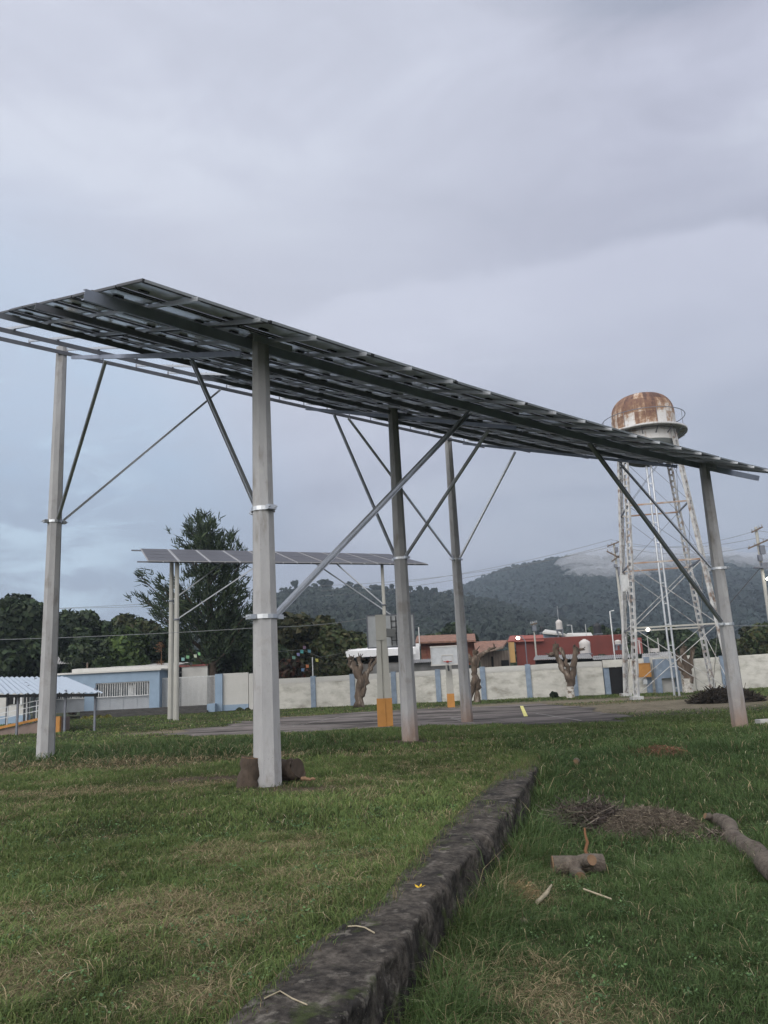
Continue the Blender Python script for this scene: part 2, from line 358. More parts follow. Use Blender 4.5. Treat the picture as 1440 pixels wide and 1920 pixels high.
# ------------------------------------------------------------------ terrain
_wr = [G(670,1880,.04), G(712,1820,.04), G(753,1774,.04), G(803,1696,.04), G(845,1641,.04), G(904,1586,.04), G(941,1540,.04), G(975,1490,.03), G(1000,1442,.03)]
_wl = [G(440,1920,.04), G(560,1800,.04), G(720,1690,.04), G(790,1600,.04), G(880,1510,.04), G(990,1415,.02)]
WRy = [1.5] + [p[1] for p in _wr] + [14.9]; WRx = [-1.02] + [p[0] for p in _wr] + [2.62]
WLy = [1.5] + [p[1] for p in _wl[:-1]] + [14.9]; WLx = [-1.72] + [p[0] for p in _wl[:-1]] + [2.40]
WLx[1:6] = [a for a in WLx[1:6]]
def wall_r(y): return np.interp(y, WRy, WRx)
def wall_l(y): return np.minimum(np.interp(y, WLy, WLx), wall_r(y) - .2)
def wall_c(y): return (wall_r(y) + wall_l(y)) / 2
def tz(x, y):
    x = np.asarray(x, float); y = np.asarray(y, float)
    z = -.0205 * np.clip(y - 10, 0, 22)
    z = z - .02 * np.clip(x, 0, 10) * sst(13, 21, y) * (1 - sst(25, 34, y))
    drop = .36 * (1 - sst(10.5, 15.2, y)) + .03 * fbm(x, y, 1.1, 2, 3)
    z = z - drop * sst(-.12, .10, x - wall_c(y)) * (1 - sst(14.5, 16, y))
    z = z + (fbm(x, y, 2.3, 3, 1) - .5) * .07 * (1 - sst(26, 34, y)) * sst(0, 1, np.abs(x - wall_c(y)) - .1)
    return z + .008
def tzf(x, y): return float(tz(np.array([x]), np.array([y]))[0])
court_px = [(285,1381),(480,1383),(600,1374),(760,1366),(980,1360),(1170,1352),(1185,1340),(1120,1328),(1040,1318),(1000,1320),(860,1327),(700,1334),(520,1346),(400,1362)]
COURT = np.array([G(a, b, -.44)[:2] for a, b in court_px])
def inpoly(x, y, poly):
    r = np.zeros(np.shape(x), bool); j = len(poly) - 1
    for i in range(len(poly)):
        xi, yi = poly[i]; xj, yj = poly[j]
        c = ((yi > y) != (yj > y)) & (x < (xj - xi) * (y - yi) / (yj - yi + 1e-12) + xi); r ^= c; j = i
    return r
def patch(x, y, px, py, rx, ry, z=0.0):        # soft elliptical patch of the lawn
    c = G(px, py, z); return np.exp(-(((x - c[0]) / rx) ** 2 + ((y - c[1]) / ry) ** 2))
DRY = [(1200,1322,9,2.2,-.45),(1000,1326,9,1.2,-.45),(640,1340,8,1.2,-.45),(380,1366,4,1.2,-.45),(160,1740,1.5,.75,0),(60,1810,.6,.5,0),(300,1700,.9,.4,0),(430,1600,1.1,.5,0),(120,1480,5,1.1,0),(60,1440,5,1.6,-.1),(330,1870,.5,.35,0),(980,1690,.28,.35,-.4),(1090,1940,.6,.4,-.4),(1000,1850,.5,.4,-.4),(640,1620,.9,.6,0),(300,1425,6,.8,-.1)]
DIRT = [(1240,1326,5.5,3.2,-.45),(1090,1316,6,1.3,-.45),(340,1372,3,1.0,-.45),(440,1366,3,1.5,-.45),(395,1452,1.5,.55,0),(760,1392,1.3,.6,-.2),(640,1395,2.4,.5,-.2),(560,1478,.8,.4,0),(1235,1440,.9,.5,-.4),(1340,1312,3.0,1.4,-.45),(1180,1545,1.0,.7,-.4),(1080,1650,.3,.2,-.4),(1000,1318,9,2.0,-.45),(1180,1325,6,3.5,-.45)]
def drymask(x, y):
    m_ = sum(patch(x, y, *a) for a in DRY); n_ = fbm(x, y, .7, 3, 5); m_ = m_ * (.25 + 1.5 * fbm(x, y, .28, 3, 6))
    return np.clip(m_ * 1.1 + (n_ - .50) * 1.6 * (x < wall_c(y) + .3) + (n_ - .68) * 1.2, 0, 1)
def dirtmask(x, y):
    m_ = sum(patch(x, y, *a) for a in DIRT)
    for bx, by in ((-2.05, 12.76), (.37, 22.15), (2.67, 31.6), (10, 23.3), (-9.2, 21.0)):
        m_ = m_ + np.exp(-(((x - bx) / .5) ** 2 + ((y - by) / .4) ** 2))
    return np.clip(m_ * 1.15 - .25 * fbm(x, y, .5, 3, 8), 0, 1)
def axis(parts):
    a = [parts[0][0]]
    for lo_, hi_, st in parts: a.extend(np.arange(lo_ + st, hi_ + 1e-6, st).tolist())
    return np.array(a)
xs = axis([(-13, 13, .11)]); ext = 13 + np.cumsum(np.geomspace(.15, 700, 60)); xs = np.concatenate([-ext[::-1], xs, ext])
ys = np.concatenate([[-3000, -600, -120, -30, -8, 0], axis([(2, 17, .11)]), axis([(17.3, 56, .35)]), 57 + np.cumsum(np.geomspace(1, 800, 30))])
X, Y = np.meshgrid(xs, ys); Z = tz(X, Y)
Z = np.where(Y > 60, Z - .03 * np.clip(Y - 60, 0, 60), Z)
dm = drymask(X, Y)[..., None]; tm = dirtmask(X, Y)[..., None]; nn = fbm(X, Y, .35, 3, 9)[..., None]
colg = np.array([.026, .032, .014]) * (.7 + .7 * nn)
colg = colg * (1 - dm) + np.array([.105, .088, .050]) * (.6 + .7 * nn) * dm
farm = sst(27, 33, Y)[..., None]; tcol_ = np.array([.080, .058, .045]) * (1 - farm) + np.array([.15, .13, .095]) * farm
colg = colg * (1 - tm) + tcol_ * (.6 + .8 * nn) * tm
k, l = X.shape; idx = np.arange(k * l).reshape(k, l)
fc = np.stack([idx[:-1, :-1], idx[:-1, 1:], idx[1:, 1:], idx[1:, :-1]], -1).reshape(-1, 4)
g = np_mesh('ground', np.stack([X, Y, Z], -1).reshape(-1, 3), [fc], [M_ground], col=colg.reshape(-1, 3), smooth=True)
tag(g, 'grassy uneven ground of the school yard', 'ground', kind='structure')
# basketball court sheet with a ragged edge
xs2 = np.arange(-12, 18, .12); ys2 = np.arange(27, 48, .12); X, Y = np.meshgrid(xs2, ys2)
jx = (fbm(X, Y, 1.5, 4, 21) - .5) * 3.0; jy = (fbm(X, Y, 1.2, 4, 22) - .5) * 2.2
ins = inpoly(X + jx, Y + jy, COURT); idx = np.arange(X.size).reshape(X.shape)
keep = (ins[:-1, :-1] & ins[:-1, 1:] & ins[1:, 1:] & ins[1:, :-1]).ravel()
fc = np.stack([idx[:-1, :-1], idx[:-1, 1:], idx[1:, 1:], idx[1:, :-1]], -1).reshape(-1, 4)[keep]
used = np.unique(fc); rem = np.zeros(X.size, int); rem[used] = np.arange(len(used))
V = np.stack([X, Y, tz(X, Y) + .02], -1).reshape(-1, 3)[used]
tag(np_mesh('court', V, [rem[fc]], [M_court], smooth=True), 'worn grey concrete basketball court', 'court', kind='structure')
def on_court(x, y): return inpoly(x + (fbm(x, y, 1.5, 4, 21) - .5) * 3.0, y + (fbm(x, y, 1.2, 4, 22) - .5) * 2.2, COURT)
mb = MB()
for a, b in (((548,1362),(640,1344)),((640,1344),(715,1340)),((560,1368),(650,1366)),((845,1347),(890,1357)),((880,1351),(845,1345)),((1000,1337),(1090,1350)),((500,1366),(560,1358)),((700,1352),(760,1350))):
    p, q = G(*a, -.42), G(*b, -.42)
    for i in range(12):
        u0, u1 = p + (q - p) * i / 12, p + (q - p) * (i + 1) / 12
        mb.beam((u0[0], u0[1], tzf(u0[0], u0[1]) + .026), (u1[0], u1[1], tzf(u1[0], u1[1]) + .026), .07, .006)
solo(mb, 'court_line', M_line, 'faded white lines painted on the court', 'marking', kind='structure')
p, q = G(978, 1324, -.42), G(986, 1343, -.42); mb = MB()
mb.beam((p[0], p[1], tzf(p[0], p[1]) + .03), (q[0], q[1], tzf(q[0], q[1]) + .03), .16, .006)
solo(mb, 'court_marking', M_yel, 'short yellow stripe painted on the court', 'marking', kind='structure')
# ------------------------------------------------------------------ old retaining wall
nst = 620
yy = np.linspace(1.6, 14.85, nst); VV = []; NT_ = 10; side_z = [0, .03, .07, .11, .16, .21, .26, .31, .37, .43, .50, .60]
for y in yy:
    l_, r_ = float(wall_l(y)) - .03, float(wall_r(y))
    top = tzf(l_ - .3, y) + .055 - .05 * float(sst(12.5, 14.8, y)); rr = r_ + (fbm(y, 3.0, .4, 3, 40) - .5) * .09
    chip = max(0.0, float(fbm(y, 9.0, .28, 3, 44)) - .60) * .5
    prof = [(l_, top - .5), (l_, top - .02)] + [(l_ + (rr - l_) * t, top + .012 * math.sin(3.1 * t) - (chip if t > .97 else 0)) for t in np.linspace(.04, 1.0, NT_)] + [(rr + .012, top - chip - .014)] + [(rr + .014, top - chip - q_) for q_ in side_z[1:]]
    for q_, (a, b) in enumerate(prof):
        a2, b2_ = a, b
        if q_ >= NT_ + 2: a2 = a + (float(fbm(y, b, .20, 4, 50)) - .5) * .11 * min(1, (q_ - NT_ - 1) / 3) + (float(vn(y, b, .05, 53)) - .5) * .012
        elif 1 < q_ < NT_ + 1: b2_ = b + (float(fbm(y, a, .6, 4, 51)) - .5) * .04 + (float(vn(y, a, .07, 52)) - .5) * .004
        VV.append((a2, y, b2_))
npf = len(prof); idx = np.arange(nst * npf).reshape(nst, npf)
cols_ = np.arange(npf - 1)
fc = np.stack([idx[:-1, cols_], idx[:-1, cols_ + 1], idx[1:, cols_ + 1], idx[1:, cols_]], -1).reshape(-1, 4)[:, ::-1]
tag(np_mesh('retaining_wall', np.array(VV), [fc], [M_rwall], smooth=True, origin=(.4, 6, 0)), 'low blackened concrete retaining wall running away through the grass', 'wall')
# ------------------------------------------------------------------ grass
def blades(n, y0, y1, hmin, hmax, wd, dens_fn=None, xlim=None, seed=0):
    r = np.random.default_rng(100 + seed)
    y = np.sqrt(r.uniform(y0 ** 2, y1 ** 2, n)); x = r.uniform(-1, 1, n) * (.56 * y + .9)
    ok = ~((x > wall_l(y) + .035 * r.random(n)) & (x < wall_r(y) + .02) & (y < 14.6))
    ok &= ~on_court(x, y)
    d = dirtmask(x, y); ok &= r.random(n) > d * 1.05
    if dens_fn is not None: ok &= r.random(n) < dens_fn(x, y)
    x, y = x[ok], y[ok]; n = len(x); dry = drymask(x, y)
    clump = fbm(x, y, .17, 2, 12); big = fbm(x, y, 1.6, 3, 13)
    right = sst(0, .5, x - wall_c(y)) * (y < 16)
    h = (hmin + (hmax - hmin) * r.random(n) ** 1.6) * (.25 + 1.5 * clump) * (.7 + .6 * big)
    h *= (1 - .35 * dry)
    h *= 1 + 2.2 * np.exp(-((x - wall_r(y) - .14) / .28) ** 2) * (y < 15.5) * (x > wall_r(y))
    h *= 1 + .9 * right * sst(.45, .75, fbm(x, y, .9, 2, 14))
    tall = sst(17.5, 19, y) * (1 - sst(25, 27, y)) * (1 - sst(-2.5, 1, x)); h *= 1 + 1.6 * tall
    tall2 = sst(2.2, 3.2, x) * sst(13, 14.5, y) * (1 - sst(21, 25, y)); h *= 1 + .5 * tall2
    ang = r.uniform(0, 2 * np.pi, n); lean = r.uniform(.2, 1.9, n) ** 1.1 * h * (.7 + .7 * dry); wv = wd * r.uniform(.6, 1.3, n)
    fa = r.uniform(0, np.pi, n); fx, fy = np.cos(fa) * wv / 2, np.sin(fa) * wv / 2
    dx, dy = np.cos(ang), np.sin(ang); z = tz(x, y) - .005
    B = lambda t, k_: np.stack([x + dx * lean * t ** 1.8 + fx * k_, y + dy * lean * t ** 1.8 + fy * k_, z + h * (t - .42 * t ** 3)], -1)
    Vs = np.stack([B(0, -1), B(0, 1), B(.55, .8), B(.55, -.8), B(1, 0)], 1)
    i0 = np.arange(n)[:, None] * 5
    q_ = i0 + np.array([[0, 1, 2, 3]]); t_ = i0 + np.array([[3, 2, 4]])
    gA, gB, gC = np.array([.080, .138, .045]), np.array([.155, .190, .064]), np.array([.050, .088, .033])
    u = r.random(n)[:, None]; bg = big[:, None]
    c = gA * (1 - u) + gB * u; c = c * (.45 + 1.1 * bg)
    rt = (right * .95)[:, None]; c = c * (1 - rt * .8) + gC * 1.15 * rt * .8
    tl = np.clip(tall + tall2 * .8, 0, 1)[:, None]; c = c * (1 - tl * .7) + gC * 1.05 * tl * .7
    straw = (r.random(n) < .05 + .50 * dry * (.4 + 1.2 * clump))[:, None]; sc_ = np.array([.34, .275, .17]) * (.45 + .8 * r.random(n)[:, None])
    c = np.where(straw, sc_, c); pale = (r.random(n) < .006)[:, None]; c = np.where(pale, np.array([.50, .45, .32]), c)
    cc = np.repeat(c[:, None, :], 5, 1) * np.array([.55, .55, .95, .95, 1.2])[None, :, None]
    return Vs.reshape(-1, 3), q_, t_, cc.reshape(-1, 3)
def grass_obj(name, label, sets):
    Vs, Q, T, Cc, off = [], [], [], [], 0
    for s_ in sets:
        v_, q_, t_, c_ = blades(**s_); Vs.append(v_); Q.append(q_ + off); T.append(t_ + off); Cc.append(c_); off += len(v_)
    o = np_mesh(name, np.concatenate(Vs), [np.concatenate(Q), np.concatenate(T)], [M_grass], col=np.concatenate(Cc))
    return tag(o, label, 'grass', kind='stuff')
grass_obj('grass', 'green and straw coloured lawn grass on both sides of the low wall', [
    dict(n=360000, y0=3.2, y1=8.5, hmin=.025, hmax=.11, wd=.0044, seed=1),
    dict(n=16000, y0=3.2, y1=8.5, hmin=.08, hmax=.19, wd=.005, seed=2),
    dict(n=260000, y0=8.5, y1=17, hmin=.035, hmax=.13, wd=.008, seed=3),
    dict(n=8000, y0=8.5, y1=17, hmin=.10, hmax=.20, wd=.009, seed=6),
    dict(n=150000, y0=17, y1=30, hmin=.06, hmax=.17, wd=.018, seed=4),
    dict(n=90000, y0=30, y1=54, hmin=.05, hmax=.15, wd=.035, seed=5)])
# long grass hanging over the wall edge and along its foot
def strand_patch(name, label, pts, nn_, h0, h1, wd, col, spread, mat_=None):
    r = np.random.default_rng(len(label)); Vs = []; Q = []; T = []; Cc = []
    for i in range(nn_):
        p = pts[r.integers(len(pts))]; b = np.array([p[0] + r.normal(0, spread), p[1] + r.normal(0, spread), p[2]])
        h = r.uniform(h0, h1); a = r.uniform(0, 6.28); ln = r.uniform(.2, 1.2) * h; fa = r.uniform(0, 3.14)
        f_ = np.array([math.cos(fa), math.sin(fa), 0]) * wd; d = np.array([math.cos(a), math.sin(a), 0])
        k0 = len(Vs) * 1
        Vs += [b - f_, b + f_, b + d * ln * .35 + (0, 0, h * .6) + f_ * .7, b + d * ln * .35 + (0, 0, h * .6) - f_ * .7, b + d * ln + (0, 0, h * .8)]
        Q.append([k0, k0+1, k0+2, k0+3]); T.append([k0+3, k0+2, k0+4]); c = np.array(col[r.integers(len(col))]) * r.uniform(.6, 1.2); Cc += [c * .6, c * .6, c, c, c]
    return tag(np_mesh(name, np.array(Vs), [np.array(Q), np.array(T)], [mat_ or M_grass], col=np.array(Cc)), label, 'grass', kind='stuff')
strand_patch('wall_grass', 'dry runners and grass tufts creeping over the top of the low wall', [np.array([wall_l(y) + .01 + .05 * rnd.random(), y, tzf(wall_l(y) - .2, y) + .03]) for y in np.linspace(3.6, 14.6, 240)] + [np.array([wall_l(y) + (wall_r(y) - wall_l(y)) * rnd.random(), y, tzf(wall_l(y) - .2, y) + .05]) for y in np.linspace(8.2, 9.4, 12).tolist() + np.linspace(11.5, 14.9, 60).tolist()], 6500, .02, .11, .0022, [(.22, .17, .10), (.10, .15, .05), (.08, .13, .04), (.12, .16, .05)], .045)
r_ = np.random.default_rng(31); cl = []
for i in range(420):
    y = math.sqrt(r_.uniform(3.6 ** 2, 10 ** 2)); x = r_.uniform(-1, 1) * (.55 * y)
    if wall_l(y) - .08 < x < wall_r(y) + .08: continue
    cl.append((np.array([x, y, tzf(x, y) + .035]), np.array([.05, .05, .02]) * r_.uniform(.6, 2.2)))
def small_leaves(lobes_, n, size, cols, seed):
    r = np.random.default_rng(seed); k_ = r.integers(len(lobes_), size=n); cs = np.array([a for a, _ in lobes_])[k_]; rs = np.array([b for _, b in lobes_])[k_]
    p = cs + r.normal(size=(n, 3)) * rs * .7; nr = r.normal(size=(n, 3)) * .5; nr[:, 2] = 1; nr /= np.linalg.norm(nr, axis=1)[:, None]
    t = np.cross(nr, r.normal(size=(n, 3))); t /= np.linalg.norm(t, axis=1)[:, None]; b = np.cross(nr, t); q = size * r.uniform(.6, 1.3, (n, 1))
    V = np.stack([p - t * q, p - b * q * .7, p + t * q, p + b * q * .7], 1).reshape(-1, 3); c = np.array(cols)[r.integers(len(cols), size=n)] * r.uniform(.7, 1.3, (n, 1))
    return V, np.arange(n * 4).reshape(n, 4), np.repeat(c, 4, 0)
V, F, cc = small_leaves(cl, 9000, .011, [(.07, .13, .05), (.09, .15, .06), (.05, .10, .045)], 5)
tag(np_mesh('weeds', V, [F], [M_leaf], col=cc), 'small broad leaved weeds mixed into the lawn', 'weeds', kind='stuff')
# ------------------------------------------------------------------ big solar canopy
LD = np.array([.755, .656, 0]); LD /= np.linalg.norm(LD); CD = np.array([-LD[1], LD[0], 0]); SL = 3.75 / 10.9
OO = np.array([-2.05, 12.76, 7.55])
def cf(s, c, off=0.0):
    sag = -.16 * (1 - ((s - 7.4) / 10.4) ** 2) * (1 - c / 11)
    return OO + LD * s + CD * c + np.array([0, 0, SL * c + off + sag])
UPN = np.cross(LD, CD + np.array([0, 0, SL])); UPN /= np.linalg.norm(UPN)
can = thing('solar_canopy', 'huge tilted solar panel canopy raised on five tall concrete poles', 'solar canopy', (-2.05, 12.76, 0))
def octo_pole(x, y, z0, z1, r0, r1, ph=math.pi / 8, name='concrete_pole', parent=None, stain=.5, m_=None):
    mb = MB(); nseg = 8
    zz = [z0 - .25, z0 + .3] + [z0 + .3 + (z1 - z0 - .3) * t for t in np.linspace(.15, 1, nseg)]
    rr = [r0 + (r1 - r0) * max(0, (z - z0)) / (z1 - z0) for z in zz]
    lean = rnd.uniform(-.01, .01)
    V = [np.array([x + math.cos(ph + math.pi / 4 * j) * r, y + math.sin(ph + math.pi / 4 * j) * r, z]) for r, z in zip(rr, zz) for j in range(8)]
    for i in range(len(zz) - 1):
        F = [(i*8+j, i*8+(j+1) % 8, i*8+8+(j+1) % 8, i*8+8+j) for j in range(8)]
        mb.v and None
        mb.f.extend(F); mb.mi.extend([0] * 8); mb.sm.extend([False] * 8)
    mb.v.extend([tuple(p) for p in V]); mb.n = len(mb.v)
    mb.f.append(tuple(range(len(V) - 8, len(V)))); mb.mi.append(0); mb.sm.append(False)
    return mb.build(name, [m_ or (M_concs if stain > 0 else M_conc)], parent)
PP = {}
for nm, s, c, st in (('a', 0, 0, .0), ('b', 0, 10.9, 0.0), ('c', 8, 5.45, .45), ('d', 16, 10.9, .35), ('e', 16, 0, .3)):
    b = OO + LD * s + CD * c; z0 = tzf(b[0], b[1]); top = cf(s, c, .1)[2]
    PP[nm] = (b[0], b[1], z0, top)
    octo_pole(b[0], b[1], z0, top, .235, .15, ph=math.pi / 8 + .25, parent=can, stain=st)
def pole_r(nm, z): b = PP[nm]; return .235 - .085 * (z - b[2]) / (b[3] - b[2])
for c, hh, ww, s1 in ((0, .17, .12, 20.2), (2.7, .11, .08, 18.0), (5.45, .11, .08, 18.0), (8.2, .11, .08, 18.0), (10.75, .11, .08, 18.1)):
    mb = MB(); st = np.linspace(-3.05, s1, 14)
    side = .19 if c == 0 else (0 if c != 10.75 else -.0)
    for i in range(13): mb.chan(cf(st[i], c + side, -.06), cf(st[i + 1], c + side, -.06), ww, hh, .012, UPN, side=1)
    mb.build('main_beam', M_galvm if c == 0 else M_galvd, can)
for s in (0, 8, 16):
    mb = MB(); mb.chan(cf(s + .18, .95, -.16), cf(s + .18, 10.5 if s == 0 else 10.2, -.16), .06, .10, .012, UPN, side=-1); mb.build('cross_beam', M_galvm, can)
mb = MB(); b = cf(0, 0, .1); mb.box((b[0], b[1], b[2] + .012), (.42, .42, .02), .7)
mb.beam(cf(-.25, -.19, .02), cf(.55, -.19, .02), .01, .12); mb.build('top_plate', M_galv, can)
mb = MB(); b = cf(16, 0, .1); mb.beam(cf(15.7, -.19, 0), cf(16.4, -.19, 0), .01, .18); mb.build('top_plate', M_galv, can)
RAIL = None
for k_ in range(20):
    s = -2.02 + 1.045 * k_
    mb = MB(); st = np.linspace(-1.62, 10.55, 4)
    for i in range(3): mb.chan(cf(s, st[i], .055), cf(s, st[i + 1], .055), .05, .06, .006, UPN, side=-1)
    mb.build('rail', M_galv, can)
    if k_ % 1 == 0:
        for c in (0.19, 2.7, 5.45, 8.2, 10.75): mb = MB(); mb.beam(cf(s + .04, c, -.01), cf(s + .04, c, .10), .04, .05, (0, 1, 0)); mb.build('clip', M_galvd, can)
# one module, copied
MW, ML = 2.085, 1.035
def module_mesh():
    mb = MB(); h = .04; fw = .035; a, b_ = MW / 2, ML / 2
    for sx in (-1, 1): mb.box((sx * (a - fw / 2), 0, 0), (fw, ML, h), 0, 0)
    for sy in (-1, 1): mb.box((0, sy * (b_ - .006), 0), (MW - 2 * fw - .002, .012, h), 0, 3); mb.box((0, sy * (b_ - .045), -.022), (MW - .05, .062, .018), 0, 0)
    mb.box((0, 0, .008), (MW - 2 * fw - .002, ML - 2 * fw - .002, .012), 0, 1)
    mb.box((0, 0, .0162), (MW - 2 * fw - .01, ML - 2 * fw - .01, .004), 0, 2)
    return mb.build('solar_module', [M_alu, M_back, M_cell, M_galv])
mod0 = module_mesh()
jbs = []
for u in (-.72, .70): jm = MB(); jm.box((u, .24, -.012), (.15, .09, .026)); jbs.append(jm.build('junction_box', M_jbox))
first = True
ex = LD.copy(); 
for col_ in range(10):
    for row in range(12):
        if row >= 8 and col_ < 3 and not (row >= 8 and col_ == 2 and row < 8): 
            continue
        s = -2.8 + 2.09 * col_ + MW / 2; c0 = -1.45 + .992 * row + .49
        p = cf(s, c0, .115); d = cf(s + .5, c0, .115) - cf(s - .5, c0, .115); ey = cf(s, c0 + .5, .115) - cf(s, c0 - .5, .115)
        d /= np.linalg.norm(d); ey -= d * (ey @ d); ey /= np.linalg.norm(ey); ez = np.cross(d, ey)
        ez_j = (rnd.random() - .5) * .02; p = p + ez * ez_j
        a = rnd.uniform(-.006, .006); ey2 = ey * math.cos(a) + ez * math.sin(a); ez2 = np.cross(d, ey2)
        if first: o, js = mod0, jbs; first = False
        else:
            o = mod0.copy(); C.objects.link(o); js = [j.copy() for j in jbs]
            for j in js: C.objects.link(j)
        M4 = Matrix([[d[i], ey2[i], ez2[i], p[i] - (can.location[i])] for i in range(3)] + [[0, 0, 0, 1]])
        o.parent = can; o.matrix_local = M4
        for j in js: j.parent = o; j.matrix_local = Matrix.Identity(4)
for k_, (sa, sb, c_, dz) in enumerate(((-2.4, 17.2, .62, -.02), (0.5, 16.5, 5.75, -.03))):
    mb = MB(); pts = [cf(sa + (sb - sa) * i / 60, c_ + .02 * math.sin(i * 1.7), dz - .05 * abs(math.sin(i * .52))) for i in range(61)]; mb.tube(pts, .012, 5); mb.build('cable_run', M_jbox, can)
def brace(nm, zc, s, c, off, side, wd=.08):
    b = PP[nm]; tgt = cf(s, c, off); d = tgt[:2] - np.array(b[:2]); d /= np.linalg.norm(d); r = pole_r(nm, zc) + .03
    st = np.array([b[0] + d[0] * r, b[1] + d[1] * r, zc + .05])
    mb = MB(); mb.chan(st, tgt, wd, wd * .8, .01, (0, 0, 1), side=side); mb.build('brace', M_galv, can)
def clamp(nm, z, ang=0.0):
    b = PP[nm]; r = pole_r(nm, z) + .02; mb = MB()
    mb.lathe((b[0], b[1], z), [(r - .018, -.035), (r, -.035), (r, .035), (r - .018, .035)], 16, smooth=False)
    for k_ in (0, math.pi):
        d = np.array([math.cos(ang + k_), math.sin(ang + k_)]); n_ = np.array([-d[1], d[0]])
        mb.box((b[0] + d[0] * (r + .04), b[1] + d[1] * (r + .04), z), (.10, .16, .075), ang + k_)
        for q_ in (-1, 1): mb.tube([(b[0] + d[0] * (r + .06) + n_[0] * q_ * .06 - d[0] * .1, b[1] + d[1] * (r + .06) + n_[1] * q_ * .06 - d[1] * .1, z), (b[0] + d[0] * (r + .14) + n_[0] * q_ * .06, b[1] + d[1] * (r + .14) + n_[1] * q_ * .06, z)], .011, 6)
    mb.build('clamp', M_galv, can)
aL = math.atan2(LD[1], LD[0]); aC = math.atan2(CD[1], CD[0])
clamp('a', 4.42, aC); clamp('a', 2.61, aL); clamp('b', 6.19, aL); clamp('c', 4.84, aC); clamp('d', 6.07, aL); clamp('e', 4.22, aC); clamp('e', 2.55, aL)
brace('a', 4.42, .18, 3.0, -.28, 1); brace('a', 2.61, 5.6, .2, -.18, -1, .11)
brace('b', 6.19, .18, 7.9, -.28, -1); brace('b', 6.19, 5.1, 10.75, -.12, 1)
brace('c', 4.84, 8.18, 8.6, -.28, 1); brace('c', 4.84, 8.18, 1.9, -.28, -1)
brace('d', 6.07, 10.5, 10.75, -.12, -1); brace('d', 6.07, 16.18, 7.5, -.28, 1)
brace('e', 4.22, 16.18, 3.0, -.28, 1); brace('e', 2.55, 10.2, .2, -.18, 1, .10)
# ------------------------------------------------------------------ far solar canopy
ZF, ZB = 8.6, 10.15
FL, FR, BL, BR = G(276,1053,ZF), G(801,1058,ZF), G(262,1030,ZB), G(731,1040,ZB)
def bf(u, v): return (FL * (1-u) + FR * u) * (1-v) + (BL * (1-u) + BR * u) * v
fcan = thing('solar_canopy', 'small narrow solar panel canopy on thin poles behind the court, panel tops visible', 'solar canopy', (FL[0] + 2, FL[1] + 1, -.45))
for i in range(10):
    u0, u1 = i / 10 + .002, (i + 1) / 10 - .002
    mb = MB()
    mb.slab([bf(u0, 0) + (0, 0, .05), bf(u1, 0) + (0, 0, .05), bf(u1, 1) + (0, 0, .05), bf(u0, 1) + (0, 0, .05)], .04, 1)
    for q_ in range(4):
        v0, v1 = q_ / 4 + .012, (q_ + 1) / 4 - .012; a, b_ = u0 + .003, u1 - .003
        mb.slab([bf(a, v0) + (0, 0, .062), bf(b_, v0) + (0, 0, .062), bf(b_, v1) + (0, 0, .062), bf(a, v1) + (0, 0, .062)], .006, 0)
    mb.build('solar_module', [M_cell, M_busb], fcan)
for v in (.04, .96):
    mb = MB(); mb.beam(bf(-.03, v) + (0, 0, -.05), bf(1.01, v) + (0, 0, -.05), .05, .09); mb.build('main_beam', M_galvd, fcan)
for i in range(1, 20, 1):
    mb = MB(); mb.beam(bf(i / 20, -.02) + (0, 0, .0), bf(i / 20, 1.02), .05, .05); mb.build('rail', M_galv, fcan)
def on_b(px, v):                          # where the pole seen at px meets the canopy
    best = None
    for u in np.linspace(-.05, 1.05, 1200):
        p = bf(u, v); q_ = RM.T @ (p - np.array([0, 0, EYE])); x = 720 + F_PX * q_[0] / q_[2]
        if best is None or abs(x - px) < best[0]: best = (abs(x - px), p)
    return best[1]
FP = {}
for nm, px, v, z0, r0 in (('f', 332, .15, -.45, .17), ('g', 322, .55, -.5, .17), ('h', 716, .15, -.45, .15), ('i', 741, .6, -.45, .15)):
    p = on_b(px, v); FP[nm] = p; octo_pole(p[0], p[1], z0, p[2] - .02, r0, r0 * .72, parent=fcan, stain=0, m_=M_cream)
for nm, z, u, v in (('f', 5.3, .385, .15), ('g', 6.6, .30, .55), ('h', 6.0, .66, .15), ('i', 5.2, .60, .6)):
    p = FP[nm]; mb = MB(); mb.beam((p[0], p[1], z), bf(u, v) + (0, 0, -.12), .07, .07); mb.build('brace', M_galv, fcan)
    mb = MB(); mb.lathe((p[0], p[1], z), [(.13, -.05), (.18, -.05), (.18, .05), (.13, .05)], 10); mb.build('clamp', M_galvd, fcan)
